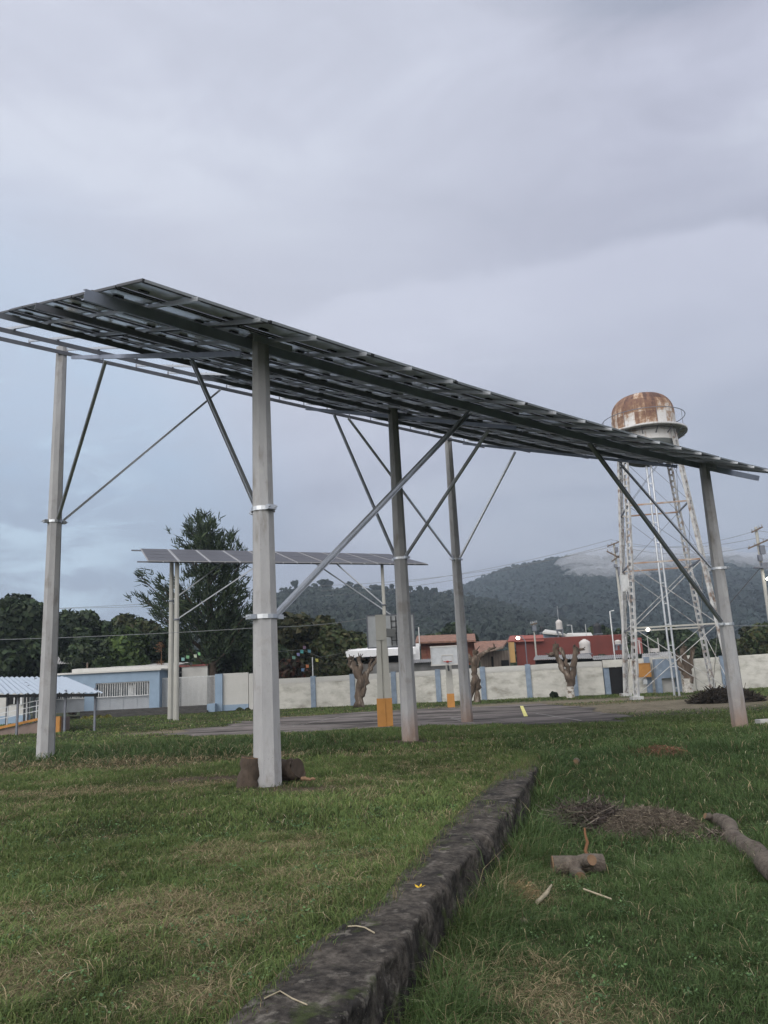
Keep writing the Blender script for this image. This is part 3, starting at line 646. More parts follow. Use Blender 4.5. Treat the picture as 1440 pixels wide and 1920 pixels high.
# ------------------------------------------------------------------ elevated water tower
TC = np.array([16.1, 45.06]); zg = -.45
vv = np.array([.337, .941]); rv = np.array([.941, -.337])
LEG = {'E': .814 * rv - .58 * vv, 'B': -.58 * rv - .814 * vv, 'A': -.814 * rv + .58 * vv, 'D': .58 * rv + .814 * vv}
RB, RT, ZT = 3.55, 2.0, 14.4
def legp(k_, z): t = (z - zg) / (ZT - zg); r = RB + (RT - RB) * t; q_ = TC + LEG[k_] * r; return np.array([q_[0], q_[1], z])
tw = thing('water_tower', 'tall rusty steel water tank on four lattice legs behind the court', 'water tower', (TC[0], TC[1], zg))
def tank_mat():
    m_ = bpy.data.materials.new('rust streaked tank paint'); m_.use_nodes = True; t = m_.node_tree; b = t.nodes['Principled BSDF']; b.inputs['Roughness'].default_value = .75
    L_ = t.links.new; uv = t.nodes.new('ShaderNodeUVMap')
    br = t.nodes.new('ShaderNodeTexBrick'); br.offset = 0.0; br.inputs['Scale'].default_value = 1; br.inputs['Brick Width'].default_value = .62; br.inputs['Row Height'].default_value = .86
    br.inputs['Color1'].default_value = (0, 0, 0, 1); br.inputs['Color2'].default_value = (1, 1, 1, 1); br.inputs['Mortar'].default_value = (.45, .45, .45, 1); br.inputs['Mortar Size'].default_value = .012
    L_(uv.outputs[0], br.inputs[0])
    mp_ = t.nodes.new('ShaderNodeMapping'); mp_.inputs['Scale'].default_value = (1.6, .35, 1); L_(uv.outputs[0], mp_.inputs[0])
    nz = t.nodes.new('ShaderNodeTexNoise'); nz.inputs['Scale'].default_value = 2.2; nz.inputs['Detail'].default_value = 7; nz.inputs['Roughness'].default_value = .65; L_(mp_.outputs[0], nz.inputs[0])
    nf = t.nodes.new('ShaderNodeTexNoise'); nf.inputs['Scale'].default_value = 4.5; nf.inputs['Detail'].default_value = 8; nf.inputs['Roughness'].default_value = .7; L_(uv.outputs[0], nf.inputs[0])
    sp = t.nodes.new('ShaderNodeSeparateXYZ'); L_(uv.outputs[0], sp.inputs[0])
    hm = t.nodes.new('ShaderNodeMapRange'); hm.inputs[1].default_value = .6; hm.inputs[2].default_value = 2.6; hm.inputs[3].default_value = -.15; hm.inputs[4].default_value = .16; L_(sp.outputs[1], hm.inputs[0])
    def mth(op, a, b_):
        n_ = t.nodes.new('ShaderNodeMath'); n_.operation = op
        for i, v in enumerate((a, b_)):
            if isinstance(v, float): n_.inputs[i].default_value = v
            else: L_(v, n_.inputs[i])
        return n_.outputs[0]
    f_ = mth('ADD', mth('ADD', mth('MULTIPLY', nz.outputs[0], .70), mth('MULTIPLY', br.outputs[0], .30)), mth('ADD', hm.outputs[0], mth('MULTIPLY', nf.outputs[0], .50)))
    r = t.nodes.new('ShaderNodeValToRGB'); e = r.color_ramp.elements; e[0].position = .60; e[0].color = (.56, .55, .55, 1); e[1].position = 1.12; e[1].color = (.07, .035, .028, 1)
    for p_, c_ in ((.69, (.42, .36, .32)), (.76, (.28, .175, .11)), (.86, (.16, .085, .055)), (.97, (.13, .065, .048))):
        q_ = e.new(p_); q_.color = (*c_, 1)
    L_(f_, r.inputs[0]); L_(r.outputs[0], b.inputs['Base Color']); return m_
M_tank = tank_mat()
def lathe_uv(name, prof, mat_, parent, n=48):
    mb = MB(); mb.lathe((TC[0], TC[1], 0), prof, n); o = mb.build(name, mat_, parent)
    me = o.data; uvl = me.uv_layers.new(name='UVMap'); ln = 0; acc = [0.0]
    for i in range(1, len(prof)): acc.append(acc[-1] + math.hypot(prof[i][0] - prof[i-1][0], prof[i][1] - prof[i-1][1]))
    for fi, f_ in enumerate(me.polygons):
        i, j = divmod(fi, n)
        for li, (a, b_) in zip(f_.loop_indices, ((i, j), (i, j+1), (i+1, j+1), (i+1, j))): uvl.data[li].uv = (b_ / n * 2 * math.pi * 1.8, acc[a])
    return o
R0 = 1.86
dome = [(R0 * math.cos(t) ** .58 if t < 1.5 else 0.02, 16.22 + 1.30 * math.sin(t)) for t in np.linspace(0, math.pi / 2, 10)]
lathe_uv('tank', [(R0, 14.3), (R0, 14.8), (R0, 15.4), (R0, 16.0)] + dome, M_tank, tw)
bowl = [(R0 * math.sin(t), 14.3 - 1.2 * math.cos(t)) for t in np.linspace(0.01, math.pi / 2, 9)]
mb = MB(); mb.lathe((TC[0], TC[1], 0), bowl, 48); mb.build('tank_bowl', mat('dark grey tank underside', (.11, .12, .12), .7, var=.2, scale=2), tw)
mb = MB(); mb.lathe((TC[0], TC[1], 0), [(R0 + .01, 15.02), (2.45, 14.96), (2.47, 15.08), (R0 + .01, 15.1)], 48); mb.lathe((TC[0], TC[1], 0), [(R0 + .012, 14.86), (R0 + .10, 14.86), (R0 + .10, 14.92), (R0 + .012, 14.92)], 48)
bal = mb.build('balcony', M_towerp, tw)
for a in np.linspace(0, 2 * math.pi, 17)[:-1]:
    mb = MB(); ca, sa = math.cos(a), math.sin(a); mb.beam((TC[0] + ca * (R0 + .02), TC[1] + sa * (R0 + .02), 14.62), (TC[0] + ca * 2.42, TC[1] + sa * 2.42, 14.93), .04, .05); mb.build('bracket', M_galvd, bal)
mb = MB(); mb.tube([(TC[0] + 2.42 * math.cos(a), TC[1] + 2.42 * math.sin(a), 16.0) for a in np.linspace(0, 2 * math.pi, 49)], .022, 6, caps=False)
for a in np.linspace(0, 2 * math.pi, 9)[:-1]: mb.tube([(TC[0] + 2.42 * math.cos(a), TC[1] + 2.42 * math.sin(a), z) for z in (15.08, 16.0)], .014, 5)
mb.build('handrail', M_galvd, bal)
mb = MB(); mb.tube([(TC[0], TC[1], 17.5), (TC[0], TC[1], 17.75)], .05, 8); mb.build('vent', M_galvd, tw)
for k_ in 'EBAD':
    mb = MB(); a, b_ = legp(k_, zg - .1), legp(k_, ZT + .5); dd = LEG[k_]; tn = np.array([-dd[1], dd[0], 0]); tn /= np.linalg.norm(tn)
    for q_ in (-1, 1): mb.beam(a + tn * q_ * .13, b_ + tn * q_ * .13, .05, .16, (dd[0], dd[1], 0))
    nb = 40
    for i in range(nb):
        z = zg + .2 + (ZT - zg) * i / nb; p = legp(k_, z); mb.beam(p - tn * .105, p + tn * .105, .05, .14)
        if k_ == 'A': mb.tube([p - tn * .155, p - tn * .42], .012, 5)
    mb.box(legp(k_, zg) + np.array([0, 0, .06]), (.6, .6, .24)); mb.build('leg', M_towerp, tw)
for z, m_ in ((10.43, M_rustrod), (7.03, M_rustrod), (3.4, M_cream)):
    for a, b_ in (('B', 'E'), ('A', 'D'), ('A', 'B'), ('D', 'E')):
        mb = MB(); mb.beam(legp(a, z), legp(b_, z), .07, .09); mb.build('strut', m_ if (a, b_) in (('B', 'E'), ('A', 'D')) else M_galvd, tw)
LV = [zg + .2, 3.4, 7.03, 10.43, 14.2]
for a, b_ in (('B', 'E'), ('A', 'D'), ('A', 'B'), ('D', 'E')):
    for i in range(4):
        for u, v in ((a, b_), (b_, a)):
            mb = MB(); mb.tube([legp(u, LV[i]), legp(v, LV[i + 1])], .02 if i < 2 else .013, 5); mb.build('tie_rod', M_towerp if i < 2 else M_galvd, tw)
mb = MB()
for q_ in (-.13, .13): mb.tube([(TC[0] + rv[0] * q_, TC[1] + rv[1] * q_, z) for z in (zg - .1, 13.3)], .065, 10)
for z in np.arange(0, 13, 1.2): mb.box((TC[0], TC[1], z), (.26, .05, .05), math.atan2(rv[1], rv[0]))
mb.build('riser_pipe', M_galv, tw)
mb = MB(); p = legp('B', 3.46) * .83 + legp('E', 3.46) * .17; mb.box(p + (0, 0, -.12), (.05, .05, .1)); mb.lathe(p + np.array([0, 0, -.17]), [(.02, .05), (.09, .02), (.10, -.05), (.04, -.1), (.001, -.1)], 12); lp = mb.build('lamp', M_lampg, tw)
mb = MB(); p = legp('A', 6.2) * .7 + legp('B', 6.2) * .3; mb.box(p, (.5, .3, 1.0)); mb.build('control_box', M_bars, tw)
# ------------------------------------------------------------------ boundary wall with blue pilasters
WY = 53.0
def wp(px, py, Y=WY): return P(px, py, Y)
def wall_run(name, label, pxa, pxb, Ya, Yb, zt0, zt1, pil, base=-.7, cap=True):
    a = P(pxa, 1250, Ya); b = P(pxb, 1250, Yb); t = thing(name, label, 'wall', (a[0], a[1], -.45))
    d = (b - a)[:2]; L = np.linalg.norm(d); d /= L; rz = math.atan2(d[1], d[0]); n_ = np.array([-d[1], d[0]])
    mb = MB(); nseg = max(2, int(L / 1.2)); V = []; F = []
    for i in range(nseg + 1):
        u = i / nseg; p = a[:2] + d * L * u; zt = zt0 + (zt1 - zt0) * u + (rnd.random() - .5) * .03
        for s_, z in ((-.08, base), (-.08, zt), (.08, zt), (.08, base)): V.append((p[0] + n_[0] * s_, p[1] + n_[1] * s_, z))
    for i in range(nseg):
        for q_ in range(3): F.append((i*4+q_, i*4+4+q_, i*4+5+q_, i*4+q_+1))
    F += [(0, 1, 2, 3), (nseg*4+3, nseg*4+2, nseg*4+1, nseg*4)]
    mb.add(V, F); mb.build('panel', M_block, t)
    if cap:
        mb = MB(); mb.beam((a[0], a[1], zt0 - .33), (b[0], b[1], zt1 - .33), .20, .05); 
        mb.beam((a[0] - n_[0] * .005, a[1] - n_[1] * .005, zt0 - .15), (b[0] - n_[0] * .005, b[1] - n_[1] * .005, zt1 - .15), .19, .28); mb.build('coping', M_white, t)
    for px in pil:
        u = (px - pxa) / (pxb - pxa); u = min(1, max(0, u)); rr_ = ray(px, 1250); tt = rr_[0] / rr_[1]
        # intersection of the viewing bearing with the wall line
        den = d[0] - tt * d[1]; s_ = (tt * a[1] - a[0]) / den; p = a[:2] + d * s_; zt = zt0 + (zt1 - zt0) * s_ / L
        mb = MB(); mb.box((p[0] - n_[0] * .03, p[1] - n_[1] * .03, (zt + .06 + base) / 2), (.34, .30, zt + .06 - base), rz); mb.build('pilaster', M_bluew, t)
    return t
wall_run('boundary_wall', 'long whitewashed block wall with blue pilasters along the far side of the court', 520, 1129, 55.0, 51.5, 1.60, 1.72, [587, 660, 737, 820, 904, 989, 1075], cap=True)
wall_run('boundary_wall', 'whitewashed wall stretch right of the black doorway behind the tower', 1171, 1300, 51.0, 50.4, 1.75, 1.80, [1213], cap=False)
wall_run('boundary_wall', 'slightly lower whitewashed wall stretch at the far right with one blue pilaster', 1301, 1520, 50.6, 50.0, 1.58, 1.72, [1355], cap=False)
def on_wall(px, Y): r = ray(px, 1250); return np.array([r[0] / r[1] * Y, Y])
a = on_wall(1130, 51.5); b = on_wall(1170, 51.1)
t = thing('doorway', 'black metal door in a blue framed opening of the boundary wall', 'door', (a[0], a[1], -.45))
c_ = (a + b) / 2; wdt = np.linalg.norm(b - a); mb = MB(); mb.box((c_[0] + .14, c_[1] + .02, .38), (wdt - .46, .08, 1.78)); mb.build('door_leaf', M_dark, t)
mb = MB(); mb.box((a[0] + .18, a[1] - .04, .4), (.36, .3, 1.9)); mb.build('jamb', M_bluew, t); mb = MB(); mb.box((b[0] - .05, b[1] - .04, .4), (.10, .3, 1.9)); mb.build('jamb', M_bluew, t)
mb = MB(); mb.box((c_[0], c_[1], 1.53), (wdt, .18, .48)); mb.build('lintel', M_block, t)
a = on_wall(1205, 50.6); mb = MB(); mb.box((a[0], a[1] - .22, 1.0), (.78, .22, .85)); mb.box((a[0], a[1] - .22, 1.44), (.84, .30, .03))
solo(mb, 'electrical_cabinet', M_orange, 'orange metal cabinet fixed to the white wall near the black door', 'cabinet', origin=(a[0], a[1] - .22, .6))
mb = MB(); mb.box((a[0] - .02, a[1] - .18, .28), (.24, .16, .3)); mb.tube([(a[0], a[1] - .18, .42), (a[0] + .08, a[1] - .18, .5), (a[0] + .05, a[1] - .18, .58)], .03, 6)
solo(mb, 'electric_meter', M_acryl, 'small grey meter box on the wall below the orange cabinet', 'meter', origin=(a[0], a[1], .2))
a = on_wall(1246, 50.4); t = thing('wall_shrine', 'blue block fountain with a pale recess built against the white wall', 'fountain', (a[0], a[1] - .3, -.45))
mb = MB(); mb.box((a[0], a[1] - .3, 1.06), (1.5, .5, 1.2)); mb.build('hood', M_bluew, t)
mb = MB(); mb.box((a[0] - .61, a[1] - .3, 0), (.28, .5, .92)); mb.box((a[0] + .61, a[1] - .3, 0), (.28, .5, .92)); mb.build('side_pillar', M_bluew, t)
mb = MB(); mb.box((a[0], a[1] - .14, 0), (.92, .1, .9)); mb.build('recess', M_white, t)
# ------------------------------------------------------------------ pruned trees along the wall
def stub_tree(px, py, Y, label, limbs, white=0.0, base_r=.30):
    b = P(px, py, Y); b[2] = -.5; t = thing('pruned_tree', label, 'tree', b, 'hard pruned bare trees along the wall')
    mb = MB()
    for pts in limbs:        # pts: (px offset, py above base, depth offset, radius) in photo pixels at that depth
        s_ = Y / F_PX * 1.03; Pn = [b + np.array([(dx + .06 * dy) * s_, dd, dy * s_]) for dx, dy, dd, r in pts]; rr = [r for *_, r in pts]
        # resample with wobble
        P2, R2 = [], []
        for i in range(len(Pn) - 1):
            for q_ in range(4):
                u = q_ / 4; P2.append(Pn[i] * (1-u) + Pn[i+1] * u + rng.normal(0, .045, 3) * (1 if i + q_ else 0)); R2.append((rr[i] * (1-u) + rr[i+1] * u) * rnd.uniform(.72, 1.22))
        P2.append(Pn[-1]); R2.append(rr[-1] * 1.15); mb.tube(P2, R2, 9, 0)
    mb.build('trunk', M_bark, t)
    if white:
        mb = MB(); mb.tube([b + (0, 0, .02), b + (0, 0, white * .6), b + (0.01, 0, white)], [base_r * 1.12, base_r * 1.0, base_r * .98], 10); mb.build('limewash_band', M_lime, t)
    for pts in limbs:
        mb = MB(); dx, dy, dd, r = pts[-1]; s_ = Y / F_PX * 1.03; e_ = b + np.array([(dx + .06 * dy) * s_, dd, dy * s_])
        for i in range(5): mb.tube([e_ + rng.normal(0, .03, 3), e_ + rng.normal(0, .16, 3) + (0, 0, .12)], [.05, .02], 5)
        mb.build('branch_stub', M_barkd, t)
    return t
stub_tree(672, 1326, 50.5, 'bare pruned tree with flared forked crown left of the near basketball post', [[(0,0,0,.36),(0,22,0,.27),(4,48,0,.24),(-6,70,0,.20),(-14,86,0,.16)],[(4,40,0,.2),(12,60,.1,.17),(26,78,.2,.12),(34,86,.2,.09)],[(2,44,0,.2),(4,70,-.1,.17),(0,88,-.1,.15)],[(2,20,0,.22),(12,45,.1,.16),(18,66,.1,.12),(22,84,.1,.08)],[(-2,60,0,.14),(-18,78,.1,.10),(-16,90,.1,.08)]])
stub_tree(885, 1316, 49.5, 'bent bare pruned tree with twin lower trunk beside the blue pilaster', [[(-6,0,0,.24),(0,22,0,.20),(6,42,0,.22),(4,60,0,.21),(4,78,0,.20),(8,92,0,.17)],[(8,0,.1,.24),(10,22,.1,.19),(10,42,.1,.2)],[(4,62,0,.16),(14,80,0,.14),(30,92,.1,.10),(42,95,.1,.06)],[(2,70,0,.15),(-8,84,0,.13),(-20,88,0,.11)],[(-8,70,.2,.14),(-20,66,.2,.12),(-24,76,.2,.09)]])
stub_tree(1070, 1306, 49.5, 'bare pruned tree forking into thick stubs, its foot limewashed', [[(0,0,0,.25),(0,26,0,.22),(-8,46,0,.18),(-20,70,0,.17),(-26,88,0,.16),(-24,96,0,.17)],[(2,24,0,.22),(5,44,0,.2),(9,68,0,.17),(11,90,0,.15)],[(-2,30,.1,.18),(-4,54,.1,.14),(-8,72,.1,.12),(-16,88,.1,.14)],[(9,76,0,.12),(16,84,0,.10),(24,84,0,.06)],[(-26,78,0,.13),(-34,76,0,.12)]], white=.75, base_r=.25)
stub_tree(1291, 1300, 48.8, 'thick bare pruned stump tree with limewashed foot right of the riser pipe', [[(0,0,0,.32),(0,25,0,.28),(-2,48,0,.25),(-4,70,0,.22),(-2,82,0,.18)],[(0,30,0,.2),(-12,50,0,.16),(-16,66,0,.14)],[(2,30,.1,.2),(10,55,.1,.16),(14,76,.1,.12)]], white=.9, base_r=.32)
# ------------------------------------------------------------------ basketball hoops
def hoop(px, py, Y, name_lbl, facing, w_px, board_c, board_sz, pw, orange_h):
    b = P(px, py, Y); b[2] = -.46; t = thing('basketball_hoop', name_lbl, 'basketball hoop', b)
    return b, t
b, t = hoop(723, 1362, 31.0, 'near basketball hoop seen from behind, cream concrete post with orange foot', 1, 90, 0, 0, 0, 0)
HT = P(718, 1190, 31.0)[2]
mb = MB(); mb.box((b[0], b[1], b[2] + .55), (.60, .42, 1.14)); mb.box((b[0], b[1] - .215, b[2] + .55), (.07, .03, 1.13), mi=0); mb.build('painted_foot', M_orange, t)
mb = MB()
mb.slab([(b[0] - .21, b[1] - .15, HT), (b[0] + .21, b[1] - .15, HT), (b[0] + .21, b[1] + .15, HT), (b[0] - .21, b[1] + .15, HT)], .01)
V = []
for z, h in ((b[2] + 1.12, .265), (HT, .20)):
    for sx, sy in ((-1, -1), (-.16, -1), (-.12, -.78), (.12, -.78), (.16, -1), (1, -1), (1, 1), (-1, 1)): V.append((b[0] + sx * h, b[1] + sy * .2, z))
mb.add(V, [(i, (i+1) % 8, 8 + (i+1) % 8, 8 + i) for i in range(8)] + [tuple(range(8, 16))]); mb.build('post', M_cream, t)
mb = MB(); mb.box((b[0] + .0, b[1], HT + .28), (.42, .46, 1.0)); mb.beam((b[0] + .1, b[1] + .2, HT + .1), (b[0] + .45, b[1] + 1.2, HT + .1), .25, .3); mb.build('arm', M_cream, t)
bc = P(733, 1183, 32.3); rzb = .12
bb = MB(); bb.box(bc, (1.95, .05, 1.28), rzb); bo = bb.build('backboard', M_acryl, t)
mb = MB(); d = np.array([math.cos(rzb), math.sin(rzb), 0])
for s_ in (-1, 1): mb.beam(bc + d * s_ * .98 + (0, 0, -.66), bc + d * s_ * .98 + (0, 0, .66), .05, .08, (0, 1, 0)); mb.beam(bc - d * 1.0 + (0, 0, s_ * .66), bc + d * 1.0 + (0, 0, s_ * .66), .08, .05)
mb.build('frame', M_galvd, bo)
mb = MB()
for s_ in (.02, .22, .42): mb.beam(bc + d * s_ + (0, -.05, -.6), bc + d * s_ + (0, -.05, .6), .035, .03, (0, 1, 0))
for z in (-.4, -.1, .15, .4): mb.beam(bc + (0, -.055, z), bc + d * .45 + (0, -.055, z), .03, .03)
mb.build('back_brace', M_wire, bo)
b2c = P(846, 1324, 45.0); b2c[2] = -.46
t = thing('basketball_hoop', 'far basketball hoop facing the camera with red rim and white post', 'basketball hoop', b2c)
mb = MB(); mb.box(b2c + (0, 0, .38), (.40, .40, .78)); mb.build('painted_foot', M_orange, t)
tp = P(840, 1250, 45.0)
mb = MB(); mb.tube([b2c + (0, 0, .77), (b2c[0], b2c[1], tp[2] + .2)], [.27, .22], 4, smooth=False, phase=math.pi / 4); mb.build('post', M_cream, t)
bc = P(838, 1229, 43.8); bb = MB(); bb.box(bc, (1.8, .04, 1.0)); bo = bb.build('backboard', M_acryl, t)
mb = MB()
for s_ in (-1, 1): mb.beam(bc + (s_ * .89, -.03, -.5), bc + (s_ * .89, -.03, .5), .03, .08, (0, 1, 0)); mb.beam(bc + (-.93, -.03, s_ * .5), bc + (.93, -.03, s_ * .5), .03, .08)
for s_ in (-1, 1): mb.beam(bc + (s_ * .3, -.03, -.42), bc + (s_ * .3, -.03, .02), .02, .05, (0, 1, 0))
mb.beam(bc + (-.32, -.03, .02), bc + (.32, -.03, .02), .02, .05)
mb.build('painted_border', M_white, bo)
mb = MB(); mb.tube([bc + (.23 * math.cos(a), -.35 + .23 * math.sin(a), -.34) for a in np.linspace(0, 6.283, 20)], .02, 6, caps=False); mb.box(bc + (0, -.08, -.34), (.12, .12, .1)); mb.build('rim', M_rim, t)
mb = MB(); mb.tube([bc + (0, .04, -.2), (b2c[0], b2c[1], bc[2] - .9)], .05, 6); mb.build('arm', M_galvd, t)
# ------------------------------------------------------------------ left school buildings
BYL = 57.0
def xz(px, py, Y=BYL): p = P(px, py, Y); return p[0], p[2]
def rect(mb, pa, pb, Y, th=.2, front=0.0, mi=0):     # box whose front face spans photo corners pa (top-left) .. pb (bottom-right) at depth Y
    x0, z1 = xz(*pa, Y); x1, z0 = xz(*pb, Y); mb.box(((x0 + x1) / 2, Y - front + th / 2, (z0 + z1) / 2), (abs(x1 - x0), th, abs(z1 - z0)), 0, mi); return mb
bl_ = thing('school_building', 'pale blue classroom block with barred windows and flat white roof', 'building', (xz(230, 1300)[0], BYL, -.45))
x0 = xz(95, 1260)[0]; x1 = xz(300, 1260)[0]; zt = xz(230, 1260)[1]; zb = xz(230, 1340)[1]; zw1 = xz(230, 1279)[1]; zw0 = xz(230, 1306)[1]; zp0 = xz(230, 1331)[1]
wxs = [xz(a, 1290)[0] for a in (180, 281)]; pil_ = xz(160, 1290)[0]
mb = MB()
mb.box(((x0 + x1) / 2, BYL + .15, (zt + zw1) / 2), (x1 - x0, .5, zt - zw1))
mb.box(((wxs[1] + x1) / 2, BYL + .15, (zw1 + zb) / 2 - .001), (x1 - wxs[1], .5, zw1 - zb))
mb.box(((wxs[0] + pil_) / 2, BYL + .15, (zw1 + zb) / 2 - .001), (wxs[0] - pil_, .5, zw1 - zb))
mb.box(((wxs[0] + wxs[1]) / 2, BYL + .15, (zp0 + zb) / 2), (wxs[1] - wxs[0] - .004, .46, zp0 - zb))
mb.box((x1 - .1, BYL + 3.4, (zt + zb) / 2), (.2, 6, zt - zb - .004))
mb.box(((x0 + x1) / 2, BYL + 6.5, (zt + zb) / 2), (x1 - x0 - .5, .2, zt - zb - .1))
mb.build('wall', M_blue, bl_)
mb = MB(); mb.box(((x0 + x1) / 2, BYL + 3.2, zt + .06), (x1 - x0 + .3, 7.0, .12)); 
q0, q1 = xz(150, 1253, 60), xz(300, 1249, 60); mb.slab([(q0[0], 58.5, q0[1] - .1), (q1[0] + 1.5, 58.5, q1[1] - .05), (q1[0] + 1.5, 64, q1[1] + .3), (q0[0], 64, q0[1] + .25)], .3)
mb.build('roof', M_white, bl_)
def bars(mb, xa, xb, za, zb_, y, n, r=.018):
    for i in range(n + 1):
        x = xa + (xb - xa) * i / n; mb.box((x, y, (za + zb_) / 2), (r * 2, r * 2, abs(zb_ - za)))
    for z in (za, zb_): mb.box(((xa + xb) / 2, y - .005, z), (abs(xb - xa) + .05, .045, .05))
for (wa, wb) in ((wxs[0], wxs[1]), (xz(100, 1290)[0], pil_)):
    mb = MB(); mb.box(((wa + wb) / 2, BYL + .28, (zw0 + zw1) / 2), (wb - wa, .04, zw1 - zw0 - .01)); wn = mb.build('window', M_glass, bl_)
    mb = MB(); bars(mb, wa + .03, wb - .03, zw0 + .03, zw1 - .04, BYL - .0, int((wb - wa) / .17)); mb.build('window_bars', M_bars, wn)
    mb = MB()
    for i in range(4): mb.box((wa + (wb - wa) * (i + .5) / 4 + .3, BYL + .2, (zw0 + zw1) / 2), (.06, .06, zw1 - zw0 - .02))
    mb.each('mullion', M_bars, wn); mb = MB(); mb.box((wa + (wb - wa) * .62, BYL + .24, (zw0 + zw1) / 2 - .1), (.35, .02, (zw1 - zw0) * .7)); mb.build('curtain', M_bars, wn)
    mb = MB(); mb.box(((wa + wb) / 2, BYL + .2, (zp0 + zw0) / 2), (wb - wa - .01, .06, zw0 - zp0 - .002))
    for i in range(1, 4): mb.box((wa + (wb - wa) * i / 4, BYL + .16, (zp0 + zw0) / 2), (.03, .03, zw0 - zp0 - .05))
    mb.build('panel', M_greyp, bl_)
gx0, gx1 = xz(300, 1300)[0] + .05, xz(390, 1300)[0]
wb_ = thing('annex_building', 'white annex wall with dark doorway and red roof edge behind the bars', 'building', ((gx0 + gx1) / 2, BYL + 2.5, -.45))
zt2 = xz(345, 1250, 59.5)[1]; zb2 = xz(345, 1328, 59.5)[1]
ax0, ax1, ax2 = xz(302, 1250, 59.5)[0], xz(341, 1250, 59.5)[0], xz(389, 1250, 59.5)[0]
mb = MB(); mb.box(((ax1 + ax2) / 2, 59.6, (zt2 + zb2) / 2), (ax2 - ax1, .2, zt2 - zb2)); mb.box((ax2 - .1, 62, (zt2 + zb2) / 2), (.2, 4.4, zt2 - zb2 - .01)); mb.box((ax0 + .7, 60.5, (zt2 + zb2) / 2 - .15), (1.7, .2, zt2 - zb2 - .3)); mb.build('wall', M_white, wb_)
mb = MB(); mb.box(((ax0 + ax2) / 2, 60.5, zt2 + .05), (ax2 - ax0 + .1, 2.2, .12)); mb.build('roof', M_pink, wb_)
mb = MB(); mb.box((ax1 - .25, 60.2, (zt2 + zb2) / 2 - .2), (.5, .06, zt2 - zb2 - .5)); mb.build('door', M_dark, wb_)
mb = MB(); bars(mb, gx0, xz(404, 1300)[0], xz(345, 1334)[1] + .05, xz(345, 1270)[1], BYL + .5, 44, .016)
solo(mb, 'security_fence', M_bars, 'tall white vertical bar fence in front of the annex wall', 'fence', origin=((gx0 + gx1) / 2, BYL + .5, -.45))
t = thing('gate_wall', 'white rendered gate wall with blue pillar and blue skirting', 'wall', (xz(440, 1330)[0], BYL - .4, -.45))
def pbox(mb, px0, py0, px1, py1, Y, th): return rect(mb, (px0, py0), (px1, py1), Y, th)
mb = MB(); pbox(mb, 417, 1263, 466, 1330, BYL - .4, .3); pbox(mb, 466.2, 1263, 481, 1338, BYL - .5, 2.0); mb.build('panel', M_white, t)
mb = MB(); pbox(mb, 403, 1264, 417, 1340, BYL - .6, .6); pbox(mb, 388, 1320, 402.8, 1340, BYL - 1.2, .8); mb.build('pillar', M_blue, t)
mb = MB(); pbox(mb, 417.2, 1322, 466, 1341, BYL - .45, .3); mb.build('skirting', M_blue, t)
t = thing('entrance_steps', 'long dark stone steps in front of the blue classroom block', 'steps', (xz(290, 1350)[0], BYL - 2, -.5))
for i, (pt, Y_) in enumerate(((1338, 56.6), (1343, 56.0), (1348, 55.4))):
    mb = MB(); xa, za = xz(150, pt, Y_); xb = xz(388, pt, Y_)[0]; za = -.12 - i * .16 - .3; mb.box(((xa + xb) / 2, Y_ + .4, za + .35), (xb - xa, .9, .15)); mb.build('step', mat('dark stone %d' % i, (.06, .058, .056), .9, var=.3, scale=3), t)
# white building at the far left
t = thing('classroom_building', 'white building with a dark square window behind the metal walkway', 'building', (xz(10, 1340, 52)[0], 52, -.45))
mb = MB(); rect(mb, (-160, 1290), (52, 1352), 52, .25); mb.build('wall', M_white, t)
mb = MB(); rect(mb, (-160, 1351), (52, 1372), 51.9, .3); mb.build('skirting', M_blue, t)
mb = MB(); rect(mb, (15, 1304), (38, 1320), 51.95, .06); wn = mb.build('window', M_dark, t)
mb = MB(); rect(mb, (12, 1302), (15, 1322), 51.9, .08); rect(mb, (38, 1302), (41, 1322), 51.9, .08); rect(mb, (26, 1304), (27, 1320), 51.88, .05); mb.build('frame', M_bars, wn)
mb = MB(); rect(mb, (-170, 1284), (58, 1291), 51.8, 6); mb.build('roof', M_white, t)
# covered walkway
t = thing('covered_walkway', 'pale blue corrugated metal roof on thin posts over a ramp', 'walkway', (xz(100, 1370, 40)[0], 40, -.45))
def corr(mb, q, nrib, amp=.035, mi=0):       # corrugated sheet through 4 corners q0,q1 (eave) q3,q2 (ridge)
    q = [np.array(p, float) for p in q]; k_ = nrib * 4; V = []; F = []
    for i in range(k_ + 1):
        u = i / k_; dz = amp * math.sin(2 * math.pi * u * nrib)
        for a, b_ in ((q[0], q[1]), (q[3], q[2])): p = a * (1-u) + b_ * u; V.append((p[0], p[1], p[2] + dz))
        for a, b_ in ((q[0], q[1]), (q[3], q[2])): p = a * (1-u) + b_ * u; V.append((p[0], p[1], p[2] + dz - .02))
    for i in range(k_): F += [(i*4, i*4+4, i*4+5, i*4+1), (i*4+3, i*4+7, i*4+6, i*4+2), (i*4, i*4+2, i*4+6, i*4+4), (i*4+1, i*4+5, i*4+7, i*4+3)]
    mb.add(V, F, mi)
e0, e1 = P(-120, 1302, 38), P(193, 1298, 38); r0_, r1_ = P(-120, 1270, 44), P(123, 1269, 44)
mb = MB(); corr(mb, [e0, e1, r1_, r0_], 26); mb.build('roof', M_metalr, t)
mb = MB(); mb.beam(e0 + (0, .1, -.12), e1 + (-.3, .1, -.12), .08, .14); mb.beam(r0_ + (0, 0, -.15), r1_ + (-.2, 0, -.15), .08, .12); mb.build('edge_beam', M_dark, t)
